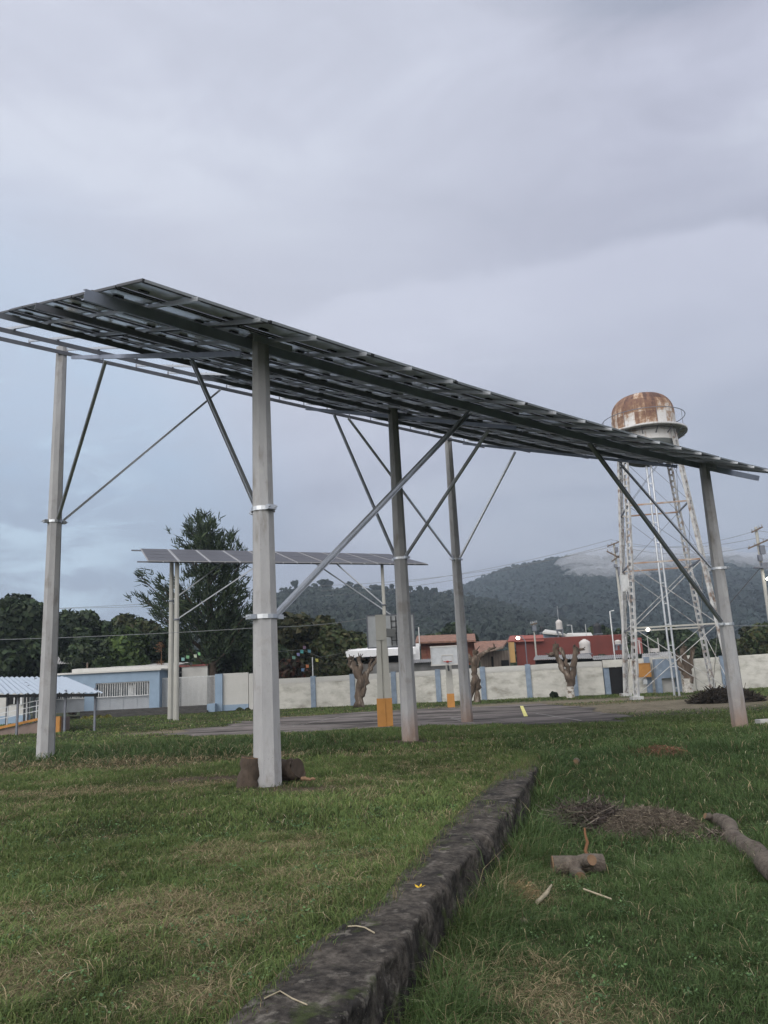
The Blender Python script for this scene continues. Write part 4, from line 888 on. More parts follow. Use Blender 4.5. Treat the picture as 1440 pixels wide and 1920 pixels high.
for px, Yp in ((178, 38.6), (122, 38.4), (33, 38.4), (-40, 38.4), (13, 42), (52, 40.5), (46, 41.5), (64, 43), (-10, 43)):
    p = P(px, 1330, Yp); zt_ = e0[2] - .1 + (Yp - 38) / 6 * (r0_[2] - e0[2]) - .05; mb = MB(); mb.box((p[0], p[1], (zt_ - .5) / 2), (.09, .09, zt_ + .5)); mb.build('post', M_galvd, t)
# ramp and railing
t2 = thing('access_ramp', 'orange edged ramp under the covered walkway', 'ramp', (xz(50, 1370, 40)[0], 40, -.45))
a, b_ = P(-60, 1388, 39), P(110, 1332, 39); mb = MB()
V = [(a[0], 38.9, -.6), (b_[0], 38.9, -.6), (b_[0], 38.9, .25), (a[0], 38.9, -.42), (a[0], 40.4, -.6), (b_[0], 40.4, -.6), (b_[0], 40.4, .25), (a[0], 40.4, -.42)]
mb.add(V, [(0,1,2,3),(5,4,7,6),(3,2,6,7),(1,5,6,2),(4,0,3,7),(0,4,5,1)]); mb.build('ramp_body', mat('ramp concrete', (.22, .17, .15), .9, var=.15, scale=2), t2)
mb = MB(); mb.beam((a[0], 38.82, -.36), (b_[0] - .8, 38.82, .26), .12, .12); mb.box((b_[0] - .3, 38.8, -.05), (1.0, .2, .75)); mb.build('kerb', M_orange, t2)
mb = MB()
for i in range(3):
    for off in (.5, .75, 1.0): mb.beam((a[0], 38.95 + 0 * i, -.4 + off), (b_[0] - .6, 38.95, .2 + off), .04, .04) if i == 0 else None
for i in range(9):
    u = i / 8; x = a[0] + (b_[0] - .6 - a[0]) * u; z = -.4 + .6 * u; mb.box((x, 38.95, z + .48), (.045, .045, 1.0))
solo(mb, 'handrail', M_galv, 'grey tubular handrail with three sloping bars beside the ramp', 'railing', origin=(b_[0] - 3, 38.95, -.3))
# ------------------------------------------------------------------ foliage builder
def leaves(mb_pts, n, size, cols, seed, elong=1.5, up=.2, fill=.55):
    """n leaf clumps spread through lobes [(centre, radii)]"""
    r = np.random.default_rng(seed); cs = np.array([c for c, _ in mb_pts]); rs = np.array([q_ for _, q_ in mb_pts])
    wts = (rs[:, 0] * rs[:, 2]) ** 1.0; k_ = r.choice(len(cs), n, p=wts / wts.sum())
    d = r.normal(size=(n, 3)); d /= np.linalg.norm(d, axis=1)[:, None]; rad = fill + (1.06 - fill) * r.random(n) ** .6
    p = cs[k_] + d * rs[k_] * rad[:, None]
    nrm = d + r.normal(size=(n, 3)) * .7; nrm[:, 2] += up; nrm /= np.linalg.norm(nrm, axis=1)[:, None]
    t = np.cross(nrm, r.normal(size=(n, 3))); t /= np.linalg.norm(t, axis=1)[:, None]; b_ = np.cross(nrm, t)
    s_ = size * r.uniform(.5, 1.35, n)[:, None]
    V = np.stack([p - t * s_ * elong / 2, p - b_ * s_ / 2, p + t * s_ * elong / 2, p + b_ * s_ / 2 + nrm * s_ * .2], 1).reshape(-1, 3)
    F = np.arange(n * 4).reshape(n, 4)
    lobe_t = r.uniform(.6, 1.35, len(cs))[k_][:, None]; ca = np.array(cols); cc = ca[r.integers(len(ca), size=n)] * lobe_t * r.uniform(.65, 1.3, (n, 1))
    return V, F, np.repeat(cc, 4, 0)
def lobes(c, R, n, seed, small=.42):
    r = np.random.default_rng(seed); L = [(np.array(c), np.array(R) * .72)]
    for i in range(n):
        d = r.normal(size=3); d /= np.linalg.norm(d); d[2] = d[2] * .9 + .1
        k_ = r.uniform(small * .55, small * 1.1); L.append((np.array(c) + d * np.array(R) * (1 - k_ * .75), np.array([1, 1, .85]) * np.mean(R) * k_))
    return L
DG = [(.026, .043, .020), (.042, .060, .027), (.017, .030, .016)]
MG = [(.030, .045, .018), (.045, .055, .022), (.05, .048, .020)]
BG = [(.040, .068, .018), (.055, .085, .022), (.028, .05, .018)]
def tree(px_c, py_top, w_px, Y, label, cols=DG, n=9000, size=.38, group='broad leaved trees behind the school', zb=-.6, nl=26, name='broadleaf_tree', seed=None, cb=.18):
    seed = seed or int(px_c * 7 + py_top); top = P(px_c, py_top, Y)[2]; x = P(px_c, 1260, Y)[0]; rw = w_px * Y / F_PX / 2; H_ = top - zb
    t = thing(name, label, 'tree' if name != 'shrub' else 'shrub', (x, Y, zb), group)
    c = (x, Y, zb + H_ * (1 + cb) / 2); R = (rw, rw * .8, H_ * (1 - cb) / 2)
    mb = MB(); r = rw * .09 + .05
    mb.tube([(x, Y, zb), (x + r, Y, zb + H_ * .25), (x - r, Y, zb + H_ * .5)], [r, r * .8, r * .5], 8)
    for k_ in range(6):
        a = rnd.uniform(0, 6.28); e_ = (x + math.cos(a) * rw * .55, Y + math.sin(a) * rw * .5, zb + H_ * rnd.uniform(.55, .85)); mb.tube([(x, Y, zb + H_ * .28), ((x + e_[0]) / 2, (Y + e_[1]) / 2, zb + H_ * .5), e_], [r * .5, r * .35, r * .12], 6)
    mb.build('trunk', M_barkd, t)
    V, F, cc = leaves(lobes(c, R, nl, seed), n, size, cols, seed)
    np_mesh('crown', V, [F], [M_leaf], parent=t, col=cc); return t
tree(28, 1116, 190, 64, 'tallest rounded dark tree at the far left edge', n=15000, nl=34)
tree(-70, 1160, 170, 66, 'dark tree mostly outside the left edge of the frame', n=4000)
tree(138, 1143, 150, 70, 'dark round tree right of the leftmost concrete pole', n=11000)
tree(245, 1150, 130, 74, 'dark olive tree behind the bright green one', cols=MG, n=9000)
tree(228, 1176, 120, 63, 'brighter green tree above the classroom roof', cols=BG, n=10000, size=.34)
tree(165, 1190, 90, 61, 'grey green tree above the old shed', cols=DG, n=6000, size=.34)
tree(310, 1180, 110, 66, 'dark tree just left of the twin thin poles', cols=DG, n=6000)
tree(440, 1150, 150, 62, 'dark dense tree below the tall casuarina', cols=DG, n=11000, nl=30)
tree(560, 1140, 170, 66, 'wide olive brown tree right of the nearest concrete pole', cols=[(.040, .045, .018), (.06, .055, .024), (.028, .036, .016)], n=14000, nl=36)
tree(640, 1168, 110, 64, 'olive tree left of the near backboard', cols=MG, n=8000)
tree(500, 1200, 90, 60, 'low dark tree right behind the nearest pole', cols=DG, n=7000)
tree(620, 1232, 110, 58.5, 'low green bush behind the white wall', cols=MG, n=6000, size=.28, name='shrub', group='shrubs over the wall')
tree(545, 1235, 80, 58, 'reddish brown bush behind the wall near the coloured flags', cols=[(.08, .035, .025), (.05, .03, .02), (.035, .035, .018)], n=4500, size=.26, name='shrub', group='shrubs over the wall')
tree(862, 1166, 70, 118, 'small dark tree above the tiled roofs', cols=DG, n=3500, size=.7, group='trees between the houses')
tree(828, 1180, 60, 120, 'small dark tree left of the one above the tiled roofs', cols=DG, n=2500, size=.7, group='trees between the houses')
tree(1140, 1172, 90, 110, 'dark tree behind the black roof tank', cols=DG, n=5000, size=.6, group='trees between the houses')
tree(1250, 1180, 130, 95, 'dark tree behind the water tower legs', cols=DG, n=7000, size=.5, group='trees between the houses')
tree(1345, 1195, 120, 80, 'dark tree behind the rightmost concrete pole', cols=DG, n=7000, size=.4, group='trees between the houses')
tree(1432, 1172, 100, 72, 'leafy green tree at the right edge above the wall', cols=MG, n=9000, size=.36, group='trees between the houses')
tree(1138, 1226, 60, 62, 'green shrub rising behind the wall left of the tower', cols=MG, n=3500, size=.25, name='shrub', group='shrubs over the wall')
tree(1036, 1296, 16, 50.8, 'small round green shrub at the foot of the white wall', cols=DG, n=900, size=.12, name='shrub', group='shrubs by the wall', nl=5, cb=0)
tree(168, 1345, 34, 54, 'yellow green hedge shrub before the steps, left one', cols=[(.16, .15, .03), (.09, .10, .025)], n=2600, size=.13, name='shrub', group='yellow green shrubs before the steps', nl=6, cb=0)
tree(196, 1343, 32, 54, 'yellow green hedge shrub before the steps, right one', cols=[(.17, .16, .03), (.09, .10, .025)], n=2600, size=.13, name='shrub', group='yellow green shrubs before the steps', nl=6, cb=0)
tree(452, 1330, 36, 55.4, 'small green shrub at the foot of the gate wall', cols=MG, n=1200, size=.12, name='shrub', group='shrubs by the wall', nl=5, cb=0)
# casuarina with feathery upturned sprays
cz = -.6; CY = 60.0
cb_ = P(402, 1320, CY); cb_[2] = cz; t = thing('casuarina_tree', 'tall dark feathery evergreen rising behind the far solar canopy', 'tree', cb_)
tips = [(372,968,1.0),(352,985,.9),(395,985,.9),(425,1002,.8),(440,1020,.8),(450,1040,.7),(335,1010,.7),(345,1028,.7),(262,1080,.6),(290,1085,.6),(258,1112,.6),(270,1118,.6),(300,1105,.7),(315,1128,.7),(300,1140,.5),(460,1045,.6),(470,1110,.8),(480,1130,.7),(330,1090,.8),(440,1090,.9),(380,1060,1.0),(400,1040,1.0),(360,1060,.9),(420,1080,1.0),(395,1110,1.1),(350,1140,1.0),(430,1140,1.1),(385,1170,1.1),(330,1180,.9),(450,1180,1.0),(400,1210,1.0),(455,1095,.9),(340,1120,.9),(375,1010,1.0),(400,1015,.9),(420,1040,.9),(378,1000,.9),(410,1160,1.1),(365,1100,1.1)]
mb = MB(); tr_top = P(392, 1010, CY)
mb.tube([cb_, P(398, 1220, CY), P(392, 1120, CY), P(388, 1050, CY), tr_top], [.42, .34, .26, .16, .05], 9)
Vs, Cc = [], []; r = np.random.default_rng(5)
for (px, py, wgt) in tips:
    dY = r.uniform(-2.2, 2.2); e_ = P(px, py, CY + dY); jy_ = min(1290, py + 40 + abs(px - 392) * .55); st = P(394, jy_, CY); mid = (st + e_) / 2 + np.array([0, 0, -.35])
    mb.tube([st, mid, e_], [.10, .06, .02], 5)
    for i in range(int(40 * wgt)):
        u = r.uniform(.25, 1.0) ** .8; base = (st * (1-u) ** 2 + mid * 2 * u * (1-u) + e_ * u * u) + r.normal(0, .5, 3) * (1.25 - u * .7)
        od = np.array([(px - 392) * .012, dY * .1, 1.1]) + r.normal(0, .45, 3); od /= np.linalg.norm(od)
        for q_ in range(9):
            d = od + r.normal(0, .32, 3); d /= np.linalg.norm(d); ln = r.uniform(.3, .75); sd_ = np.cross(d, r.normal(size=3)); sd_ /= np.linalg.norm(sd_); wv_ = .045
            b0 = base + r.normal(0, .12, 3); Vs += [b0 - sd_ * wv_, b0 + sd_ * wv_, b0 + d * ln * .6 + sd_ * wv_, b0 + d * ln]
            c_ = np.array(DG[r.integers(3)]) * r.uniform(.6, 1.35); Cc += [c_] * 4
mb.build('trunk', M_barkd, t)
np_mesh('crown', np.array(Vs), [np.arange(len(Vs)).reshape(-1, 4)], [M_leaf], parent=t, col=np.array(Cc))
# dry agave flower stalk above the roof
p = P(302, 1250, 61); mb = MB(); mb.tube([(p[0], 61, -.4), (p[0] + .02, 61, P(300, 1212, 61)[2])], [.03, .02], 6); hd = P(300, 1212, 61)
for i in range(60): q_ = hd + rng.normal(0, .14, 3); mb.tube([q_, q_ + rng.normal(0, .12, 3)], [.02, .005], 4)
lo_ = P(302, 1247, 61)
for i in range(60): q_ = lo_ + rng.normal(0, .16, 3); mb.tube([q_, q_ + rng.normal(0, .14, 3)], [.02, .005], 4)
solo(mb, 'dry_plant', mat('dry brown stalk', (.17, .09, .05), .9), 'dry brown stalk with a tuft head above the classroom roof', 'plant', origin=(p[0], 61, -.4))
# shed behind the classroom
t = thing('shed', 'open dark shed with a pale sheet roof among the trees at left', 'shed', (xz(132, 1250, 60.5)[0], 60.5, -.5))
a, b_ = P(98, 1245, 59.5), P(164, 1242, 59.5); c_, d_ = P(164, 1230, 62), P(104, 1232, 62); mb = MB(); corr(mb, [a, b_, c_, d_], 14, .025); mb.build('roof', M_metalo, t)
for q_ in (a, b_, c_, d_): mb = MB(); mb.box((q_[0], q_[1], (q_[2] - .6) / 2), (.1, .1, q_[2] + .55)); mb.build('post', M_wood, t)
# ------------------------------------------------------------------ houses beyond the wall
def house(name, label, cat, boxes, Y, x_px):
    t = thing(name, label, cat, (xz(x_px, 1260, Y)[0], Y, -1))
    for nm, m_, spec in boxes:
        mb = MB()
        for s_ in spec:
            kind = s_[0]
            if kind == 'r': _, pa, pb, dy, th = s_; rect(mb, pa, pb, Y + dy, th)
            elif kind == 'corr': _, q4, n_ = s_; corr(mb, [P(*q_) for q_ in q4], n_)
            elif kind == 'slab': _, q4, th = s_; mb.slab([P(*q_) for q_ in q4], th)
        mb.build(nm, m_, t)
    return t
M_whit2 = mat('fresh white paint', (.78, .78, .80), .7, var=.04)
house('house', 'white roofed house with a dark porch behind the near basketball hoop', 'house', [
    ('roof', M_whit2, [('slab', [(648,1222,62), (778,1214,62), (774,1196,67), (672,1203,67)], .14), ('r', (649,1221), (780,1227), -.4, .3)]),
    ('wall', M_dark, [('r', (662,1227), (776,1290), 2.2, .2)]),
    ('side_wall', M_whit2, [('r', (770,1207), (788,1240), .2, 3.0)]),
    ('low_wall', mat('grey block', (.22, .21, .20), .9, var=.2, scale=2), [('r', (660,1246), (776,1300), .3, .2)]),
    ('post', M_galvd, [('r', (734,1222), (736,1262), -.1, .08)])], 62, 715)
house('house', 'brick walled house with a dark tiled roof right of the white roofed one', 'house', [
    ('wall', M_brick, [('r', (789,1206), (895,1246), 0, .3)]),
    ('pilaster', M_pink, [('r', (799,1208), (802,1240), -.06, .2), ('r', (829,1206), (833,1222), -.06, .2)]),
    ('roof', M_tile, [('slab', [(778,1204,69), (892,1200,69), (890,1188,76), (782,1192,76)], .15)])], 70, 840)
house('house', 'faded red house partly hidden behind a tiled roof and the bent pruned tree', 'house', [
    ('wall', M_pink, [('r', (862,1203), (893,1221), 0, .3), ('r', (883,1191), (890,1206), .2, 3)]),
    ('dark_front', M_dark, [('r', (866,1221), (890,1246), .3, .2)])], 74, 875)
house('house', 'low wooden house under a broad brown tiled roof left of the red building', 'house', [
    ('roof', M_tile, [('slab', [(893,1226,63), (942,1213,63), (952,1200,70), (888,1203,70)], .15)]),
    ('fascia', M_wood, [('slab', [(890,1229,62.8), (944,1214,62.8), (944,1211,63), (890,1226,63)], .06)]),
    ('wall', mat('mixed grey boards', (.17, .14, .12), .9, var=.5, scale=2.2, stretch=(3, 1, .2)), [('r', (900,1222), (958,1262), 1.0, .2)]),
    ('board', M_dark, [('r', (921,1231), (926,1252), .85, .1), ('r', (940,1238), (955,1252), .85, .1)])], 64, 925)
house('long_building', 'long red walled building with an ochre end behind the white wall', 'building', [
    ('wall', M_red, [('slab', [(966,1199,78), (1168,1190,78), (1168,1189,78.3), (966,1198.5,78.3)], 3.4)]),
    ('end_wall', M_ochre, [('r', (955,1203), (967,1242), -.4, .8)]),
    ('roof', M_redr, [('slab', [(952,1202,77.6), (1020,1200,77.6), (1018,1190,82), (956,1192,82)], .12)])], 78, 1060)
house('roof_shelter', 'white flat roofed rooftop structure above the red building', 'building', [
    ('roof', M_white, [('slab', [(1017,1185,84), (1062,1189,84), (1045,1183,88), (1022,1180,88)], .18), ('slab', [(1060,1192,84), (1112,1192,84), (1108,1186,88), (1064,1187,88)], .15)]),
    ('wall', M_bluew, [('r', (1019,1188), (1042,1198), .6, .3)]),
    ('front_wall', M_white, [('r', (1042,1190), (1074,1197), .8, .3)])], 84, 1060)
house('lean_to', 'low grey corrugated lean to roofs just behind the white wall', 'shed', [
    ('roof', M_metalo, [('corr', [(1000,1237,57), (1112,1234,57), (1106,1226,61), (1004,1229,61)], 30), ('corr', [(1112,1237,56), (1190,1232,56), (1190,1226,60), (1112,1230,60)], 20)]),
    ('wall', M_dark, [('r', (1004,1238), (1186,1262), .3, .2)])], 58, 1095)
house('lean_to', 'pale corrugated sheet roof behind the wall at the foot of the tower', 'shed', [
    ('roof', mat('pale sheet', (.34, .34, .34), .7, var=.15, scale=1), [('corr', [(1203,1240,53.5), (1262,1238,53.5), (1258,1221,59), (1204,1226,59)], 16)]),
    ('post', M_tankw, [('r', (1214,1192), (1218,1226), 2, .2), ('r', (1234,1196), (1237,1224), 2.4, .2), ('r', (1198,1200), (1202,1226), 2, .2), ('r', (1219,1216), (1236,1222), 2.2, .5)]),
    ('wall', M_pink, [('r', (1190,1196), (1206,1225), 5.0, .3)])], 55, 1230)
house('lean_to', 'grey corrugated awning above the white wall behind the far hoop', 'shed', [
    ('roof', M_metalo, [('corr', [(770,1243,58), (866,1238,58), (858,1232,61), (776,1237,61)], 24)]),
    ('wall', mat('grey render', (.20, .20, .20), .9, var=.25, scale=1.5), [('r', (700,1246), (866,1262), .2, .2)])], 58.5, 815)
def roof_tank(px, py_t, w_px, h_px, Y, label, m_, stand=0):
    p = P(px, py_t + h_px, Y); s_ = Y / F_PX; r_ = w_px * s_ / 2; h = h_px * s_; t = thing('water_tank', label, 'water tank', p)
    mb = MB(); mb.lathe(p, [(r_ * .96, 0), (r_, h * .1), (r_ * .97, h * .3), (r_, h * .35), (r_ * .97, h * .55), (r_, h * .6), (r_, h * .78), (r_ * .55, h * .93), (r_ * .3, h * .95), (r_ * .3, h), (.01, h)], 20); mb.build('shell', m_, t)
    if stand:
        mb = MB()
        for a in range(4): mb.box((p[0] + (1 if a & 1 else -1) * r_ * .7, p[1] + (1 if a & 2 else -1) * r_ * .7, p[2] - stand / 2 - .02), (.1, .1, stand))
        mb.box(p + (0, 0, -.05), (r_ * 2, r_ * 2, .1)); mb.build('stand', M_galvd, t)
roof_tank(1049, 1162, 12, 18, 84, 'white rounded water tank standing high above the white rooftop', M_tankw, 1.2)
roof_tank(1098, 1199, 20, 26, 62, 'large white water tank in front of the red wall', M_tankw, 1.2)
roof_tank(1121, 1168, 15, 20, 88, 'black water tank on the rooftop left of the tower', M_black, .6)
roof_tank(1016, 1174, 8, 11, 86, 'small black tank left of the white rooftop', M_black, .5)
roof_tank(1159, 1200, 12, 8, 70, 'small white tank seen between the tower legs', M_tankw, .5)
def mast(px0, py0, px1, py1, Y, label, r_=.03, arm=None, m_=None, name='mast'):
    p, q_ = P(px0, py0, Y), P(px1, py1, Y); p[0] = q_[0]; mb = MB(); pts = [q_, p]
    if arm: e_ = p + np.array([arm[0], 0, arm[1]]); pts.append(e_)
    mb.tube(pts, r_, 6); return solo(mb, name, m_ or M_bars, label, 'mast', origin=q_)
mast(1150, 1146, 1156, 1262, 56, 'white pipe mast with bent top left of the tower legs', .045, (.3, .05))
mast(1072, 1172, 1074, 1196, 84, 'thin white pipe beside the high white tank', .04, (-.5, .02)); mast(586, 1232, 587, 1275, 55, 'thin white pipe standing on the first pilaster of the white wall', .04)
mast(786, 1176, 787, 1212, 66, 'thin pale mast above the white roofed house', .04); mast(1046, 1136, 1047, 1162, 84, 'thin aerial above the high white tank', .02)
mast(1104, 1170, 1100, 1196, 80, 'slanted pale aerial between the rooftop tanks', .03)
# ------------------------------------------------------------------ utility poles, street lamps, cables
def upole(px, py_top, py_base, Y, label, arms, lamp=None, r_=.16, extras=()):
    top = P(px, py_top, Y); zb_ = -1.0; b = np.array([top[0], Y, zb_]); t = thing('utility_pole', label, 'utility pole', b)
    mb = MB(); mb.tube([b, (top[0], Y, top[2])], [r_, r_ * .7], 10, smooth=True); mb.build('pole', M_cream, t)
    s_ = Y / F_PX
    for dz, w_, tilt in arms:
        z = top[2] - dz * s_; mb = MB(); mb.beam((top[0] - w_ * s_, Y - .15, z - tilt), (top[0] + w_ * s_, Y - .15, z + tilt), .1, .12); ar = mb.build('crossarm', M_wood, t)
        mb = MB()
        for u in (-.9, -.4, .4, .9): q_ = (top[0] + u * w_ * s_, Y - .15, z + tilt * u + .06); mb.lathe(q_, [(.03, 0), (.07, .05), (.04, .1), (.06, .15), (.02, .2)], 8)
        mb.build('insulator', M_greyp, ar)
    for dz, dx, sx, sz in extras:
        mb = MB(); mb.box((top[0] + dx * s_, Y - .2, top[2] - dz * s_), (sx, .3, sz)); mb.build('fitting', M_galvd, t)
    if lamp:
        dz, dx = lamp; p0 = np.array([top[0], Y, top[2] - dz * s_ - .2]); p1 = np.array([top[0] + dx * s_, Y - .5, top[2] - dz * s_])
        mb = MB(); mb.tube([p0, p0 * .5 + p1 * .5 + (0, 0, .1), p1], .035, 6); mb.build('lamp_arm', M_galvd, t)
        mb = MB(); mb.lathe(p1, [(.02, .12), (.16, .04), (.17, -.04), (.09, -.13), (.001, -.15)], 12); mb.build('lamp_head', M_lampg, t)
    return t, top
_, U1 = upole(1151, 1018, 1260, 76, 'slim concrete utility pole with tilted crossarms just left of the water tower', [(2, 14, .25), (25, 16, -.5), (30, 9, .3)], extras=((14, 2, .3, .5), (55, 5, .5, .9), (44, -3, .25, .3)))
_, U2 = upole(1417, 988, 1240, 62, 'concrete utility pole at the right edge with a lit street lamp', [(6, 11, .2), (33, 22, .35)], lamp=(100, 3), r_=.17, extras=((45, 3, .4, .7), (60, -3, .3, .5), (75, 3, .5, .5), (78, -10, .6, .12)))
_, U3 = upole(1000, 1166, 1250, 74, 'short pole with transformer in front of the red building', [(4, 6, .05)], r_=.10, extras=((12, 0, .35, .5),))
def street_lamp(px, py, Y, dx, label):
    p = P(px, py, Y); q_ = np.array([P(px + dx, 1240, Y)[0], Y, -.5]); t = thing('street_lamp', label, 'street lamp', q_)
    mb = MB(); mb.tube([q_, (q_[0], Y, p[2] - .3), (p[0] + (q_[0] - p[0]) * .5, Y, p[2] + .1), p + (0, 0, .05)], .045, 6); mb.build('pole', M_galvd, t)
    mb = MB(); mb.lathe(p, [(.02, .12), (.15, .04), (.16, -.04), (.09, -.13), (.001, -.14)], 12); mb.build('lamp_head', M_lampg, t)
street_lamp(971, 1196, 66, 17, 'lit street lamp in front of the ochre wall end')
def cable(pts, r_, label, m_=None, sag=.4, name='overhead_cable', group='overhead cables'):
    mb = MB(); allp = []
    for a, b_ in zip(pts[:-1], pts[1:]):
        a, b_ = np.array(a), np.array(b_)
        for i in range(13):
            u = i / 12; allp.append(a * (1-u) + b_ * u - np.array([0, 0, sag * 4 * u * (1-u)]))
    mb.tube(allp, r_, 4); solo(mb, name, m_ or M_wire, label, 'cable', group, origin=allp[0])
cable([P(-200, 1203, 46), P(500, 1176, 44), P(700, 1157, 50)], .016, 'lowest thin cable crossing in front of the left trees', M_wireg, .15)
cable([P(-200, 1140, 70), P(480, 1128, 66)], .016, 'upper pale cable high in front of the left trees', M_wireg, .3)
cable([P(-200, 1148, 72), P(480, 1118, 66)], .016, 'second pale cable just above the left tree tops', M_wireg, .3)
for i, (o1, o2) in enumerate(((2, 6), (-12, -10), (10, 22))):
    cable([P(600, 1118 - i * 10, 84), U1 + np.array([o1 * .02, 0, -o1 * .03]), U2 + np.array([0, 0, -.3 - i * .6]), P(1700, 960 + i * 22, 55)], .017, ['cable strung between the two utility poles, topmost', 'cable strung between the two utility poles, middle', 'cable strung between the two utility poles, lowest'][i], M_wireg, .8)
cable([P(1428, 1062, 62), P(1352, 1150, 60)], .03, 'dark stay cable slanting down from the right utility pole', M_wire, .0)
cable([P(1355, 1173, 58), P(1600, 1168, 56)], .02, 'cable leaving right behind the rightmost concrete pole', M_wireg, .1)
# coloured flags in the trees
t = thing('bunting', 'string of small coloured flags hanging in front of the trees', 'bunting', P(570, 1245, 57))
for (px, py, c_) in ((566,1222,(.10,.38,.38)),(559,1227,(.2,.2,.38)),(551,1233,(.18,.36,.3)),(594,1238,(.48,.46,.12)),(568,1256,(.16,.26,.42)),(576,1249,(.42,.16,.08)),(580,1221,(.12,.28,.36)),(571,1214,(.3,.2,.3)),(343,1236,(.25,.45,.45)),(352,1232,(.2,.4,.22)),(366,1230,(.45,.5,.4)),(373,1226,(.2,.42,.2))):
    p = P(px, py, 57); s_ = .12; a = rnd.uniform(-.5, .5); mb = MB(); R_ = rotm(a)
    q4 = [p + R_ @ np.array(v) for v in ((-s_, 0, s_), (s_, 0, s_ * .8), (s_ * .8, .05, -s_), (-s_ * .9, .04, -s_ * .8))]; q5 = [v + np.array([0, .01, 0]) for v in q4]
    mb.add(q4 + q5, [(0, 1, 2, 3), (7, 6, 5, 4), (0, 4, 5, 1), (1, 5, 6, 2), (2, 6, 7, 3), (3, 7, 4, 0)]); mb.build('flag', mat('flag cloth %d' % px, c_, .8), t)
mb = MB(); mb.tube([P(520, 1222, 57), P(566, 1218, 57), P(600, 1232, 57), P(640, 1225, 57)], .01, 4); mb.build('string', M_wireg, t)
# ------------------------------------------------------------------ hills
RX = np.array([-400, 200, 440, 520, 560, 600, 640, 700, 760, 800, 840, 865, 920, 960, 1000, 1050, 1100, 1180, 1240, 1300, 1380, 1440, 1520, 1700, 2200])
RYL = np.array([1215, 1200, 1165, 1114, 1104, 1102, 1102, 1104, 1106, 1108, 1112, 1116, 1124, 1134, 1150, 1165, 1180, 1200, 1215, 1225, 1235, 1240, 1240, 1240, 1240])
RYR = np.array([1260, 1250, 1225, 1200, 1185, 1170, 1155, 1140, 1130, 1122, 1112, 1104, 1082, 1067, 1056, 1046, 1043, 1046, 1048, 1045, 1044, 1052, 1075, 1110, 1190])
def hill(name, label, RY, Y0, Yr, seed, cols, x0, x1, nx, ny=170, crown=7.0, amp=4.0, nclump=30000, csz=1.7):
    px = np.linspace(x0, x1, nx); rp = np.interp(px, RX, RY)
    t_ = np.array([ray(a, 1200)[0] / ray(a, 1200)[1] for a in px]); hz = np.array([P(a, b_, Yr)[2] for a, b_ in zip(px, rp)])
    v = np.linspace(0, 1, ny) ** 1.15; Yv = Y0 + (Yr - Y0) * v
    X = t_[None, :] * Yv[:, None]; Y = np.repeat(Yv[:, None], nx, 1)
    prof = (v ** 1.25)[:, None]; Z = -6 + (hz[None, :] + 6) * prof
    und = (fbm(X, Y, 120, 3, seed) - .5) * 26 * np.sin(np.pi * v)[:, None]; Z = Z + und
    cr = np.abs(fbm(X, Y, crown, 2, seed + 3) - .5) * 2; Z = Z + (1 - cr) * amp * (.4 + .6 * fbm(X, Y, 40, 2, seed + 6)) - amp * .6
    # back slope
    Xb = X[-1:] * 1.35; Yb = Y[-1:] * 1.35; Zb = np.full_like(Xb, -20.)
    X = np.concatenate([X, Xb]); Y = np.concatenate([Y, Yb]); Z = np.concatenate([Z, Zb])
    n_ = fbm(X, Y, 60, 4, seed + 9)[..., None]; f_ = fbm(X, Y, 9, 2, seed + 12)[..., None]
    c = np.array(cols[0]) * (1 - n_) + np.array(cols[1]) * n_; c = c * (.5 + 1.0 * f_); open_ = sst(.62, .72, fbm(X, Y, 90, 3, seed + 20))[..., None]
    c = c * (1 - open_ * .5) + np.array([.05, .05, .034]) * open_ * .5
    ky, kx = X.shape; idx = np.arange(kx * ky).reshape(ky, kx)
    F = np.stack([idx[:-1, :-1], idx[:-1, 1:], idx[1:, 1:], idx[1:, :-1]], -1).reshape(-1, 4)
    tag(np_mesh(name, np.stack([X, Y, Z], -1).reshape(-1, 3), [F], [M_hill], col=c.reshape(-1, 3)), label, 'hill', kind='structure')
    r = np.random.default_rng(seed); n = nclump; i = r.integers(0, nx, n); j = np.minimum(ny - 1, (r.random(n) ** .75 * ny).astype(int))
    Pc = np.stack([X[j, i], Y[j, i], Z[j, i]], -1) + r.normal(0, 1, (n, 3)) * np.array([2, 3, .6]); sz = r.uniform(.35, 1.3, n) * csz
    tone = (.25 + 1.3 * fbm(Pc[:, 0], Pc[:, 1], 60, 4, seed + 31)) * r.uniform(.75, 1.2, n); LV_ = []; LC_ = []
    for k_ in range(7):
        d = r.normal(size=(n, 3)); d[:, 2] = np.abs(d[:, 2]); d /= np.linalg.norm(d, axis=1)[:, None]; p = Pc + d * sz[:, None] * .8
        t1 = np.cross(d, r.normal(size=(n, 3))); t1 /= np.linalg.norm(t1, axis=1)[:, None]; t2 = np.cross(d, t1); a = sz[:, None] * .62
        LV_.append(np.stack([p - t1 * a, p - t2 * a, p + t1 * a, p + t2 * a], 1).reshape(-1, 3)); LC_.append(np.repeat(np.array(cols[1])[None] * tone[:, None] * r.uniform(.85, 1.15, (n, 1)), 4, 0))
    LV_ = np.concatenate(LV_); tag(np_mesh('forest', LV_, [np.arange(len(LV_)).reshape(-1, 4)], [M_leaf], col=np.concatenate(LC_)), 'dense tree canopy covering the ' + label, 'forest', kind='stuff')
    return px, rp
hill('hill', 'nearer wooded ridge behind the left half of the school', RYL, 150, 480, 60, [(.016, .022, .015), (.017, .026, .019)], -500, 1500, 900)
hill('hill', 'higher misty wooded hill behind the water tower', RYR, 240, 900, 70, [(.016, .023, .018), (.015, .025, .024)], 300, 2300, 1000, crown=11, amp=7, nclump=40000, csz=2.9)
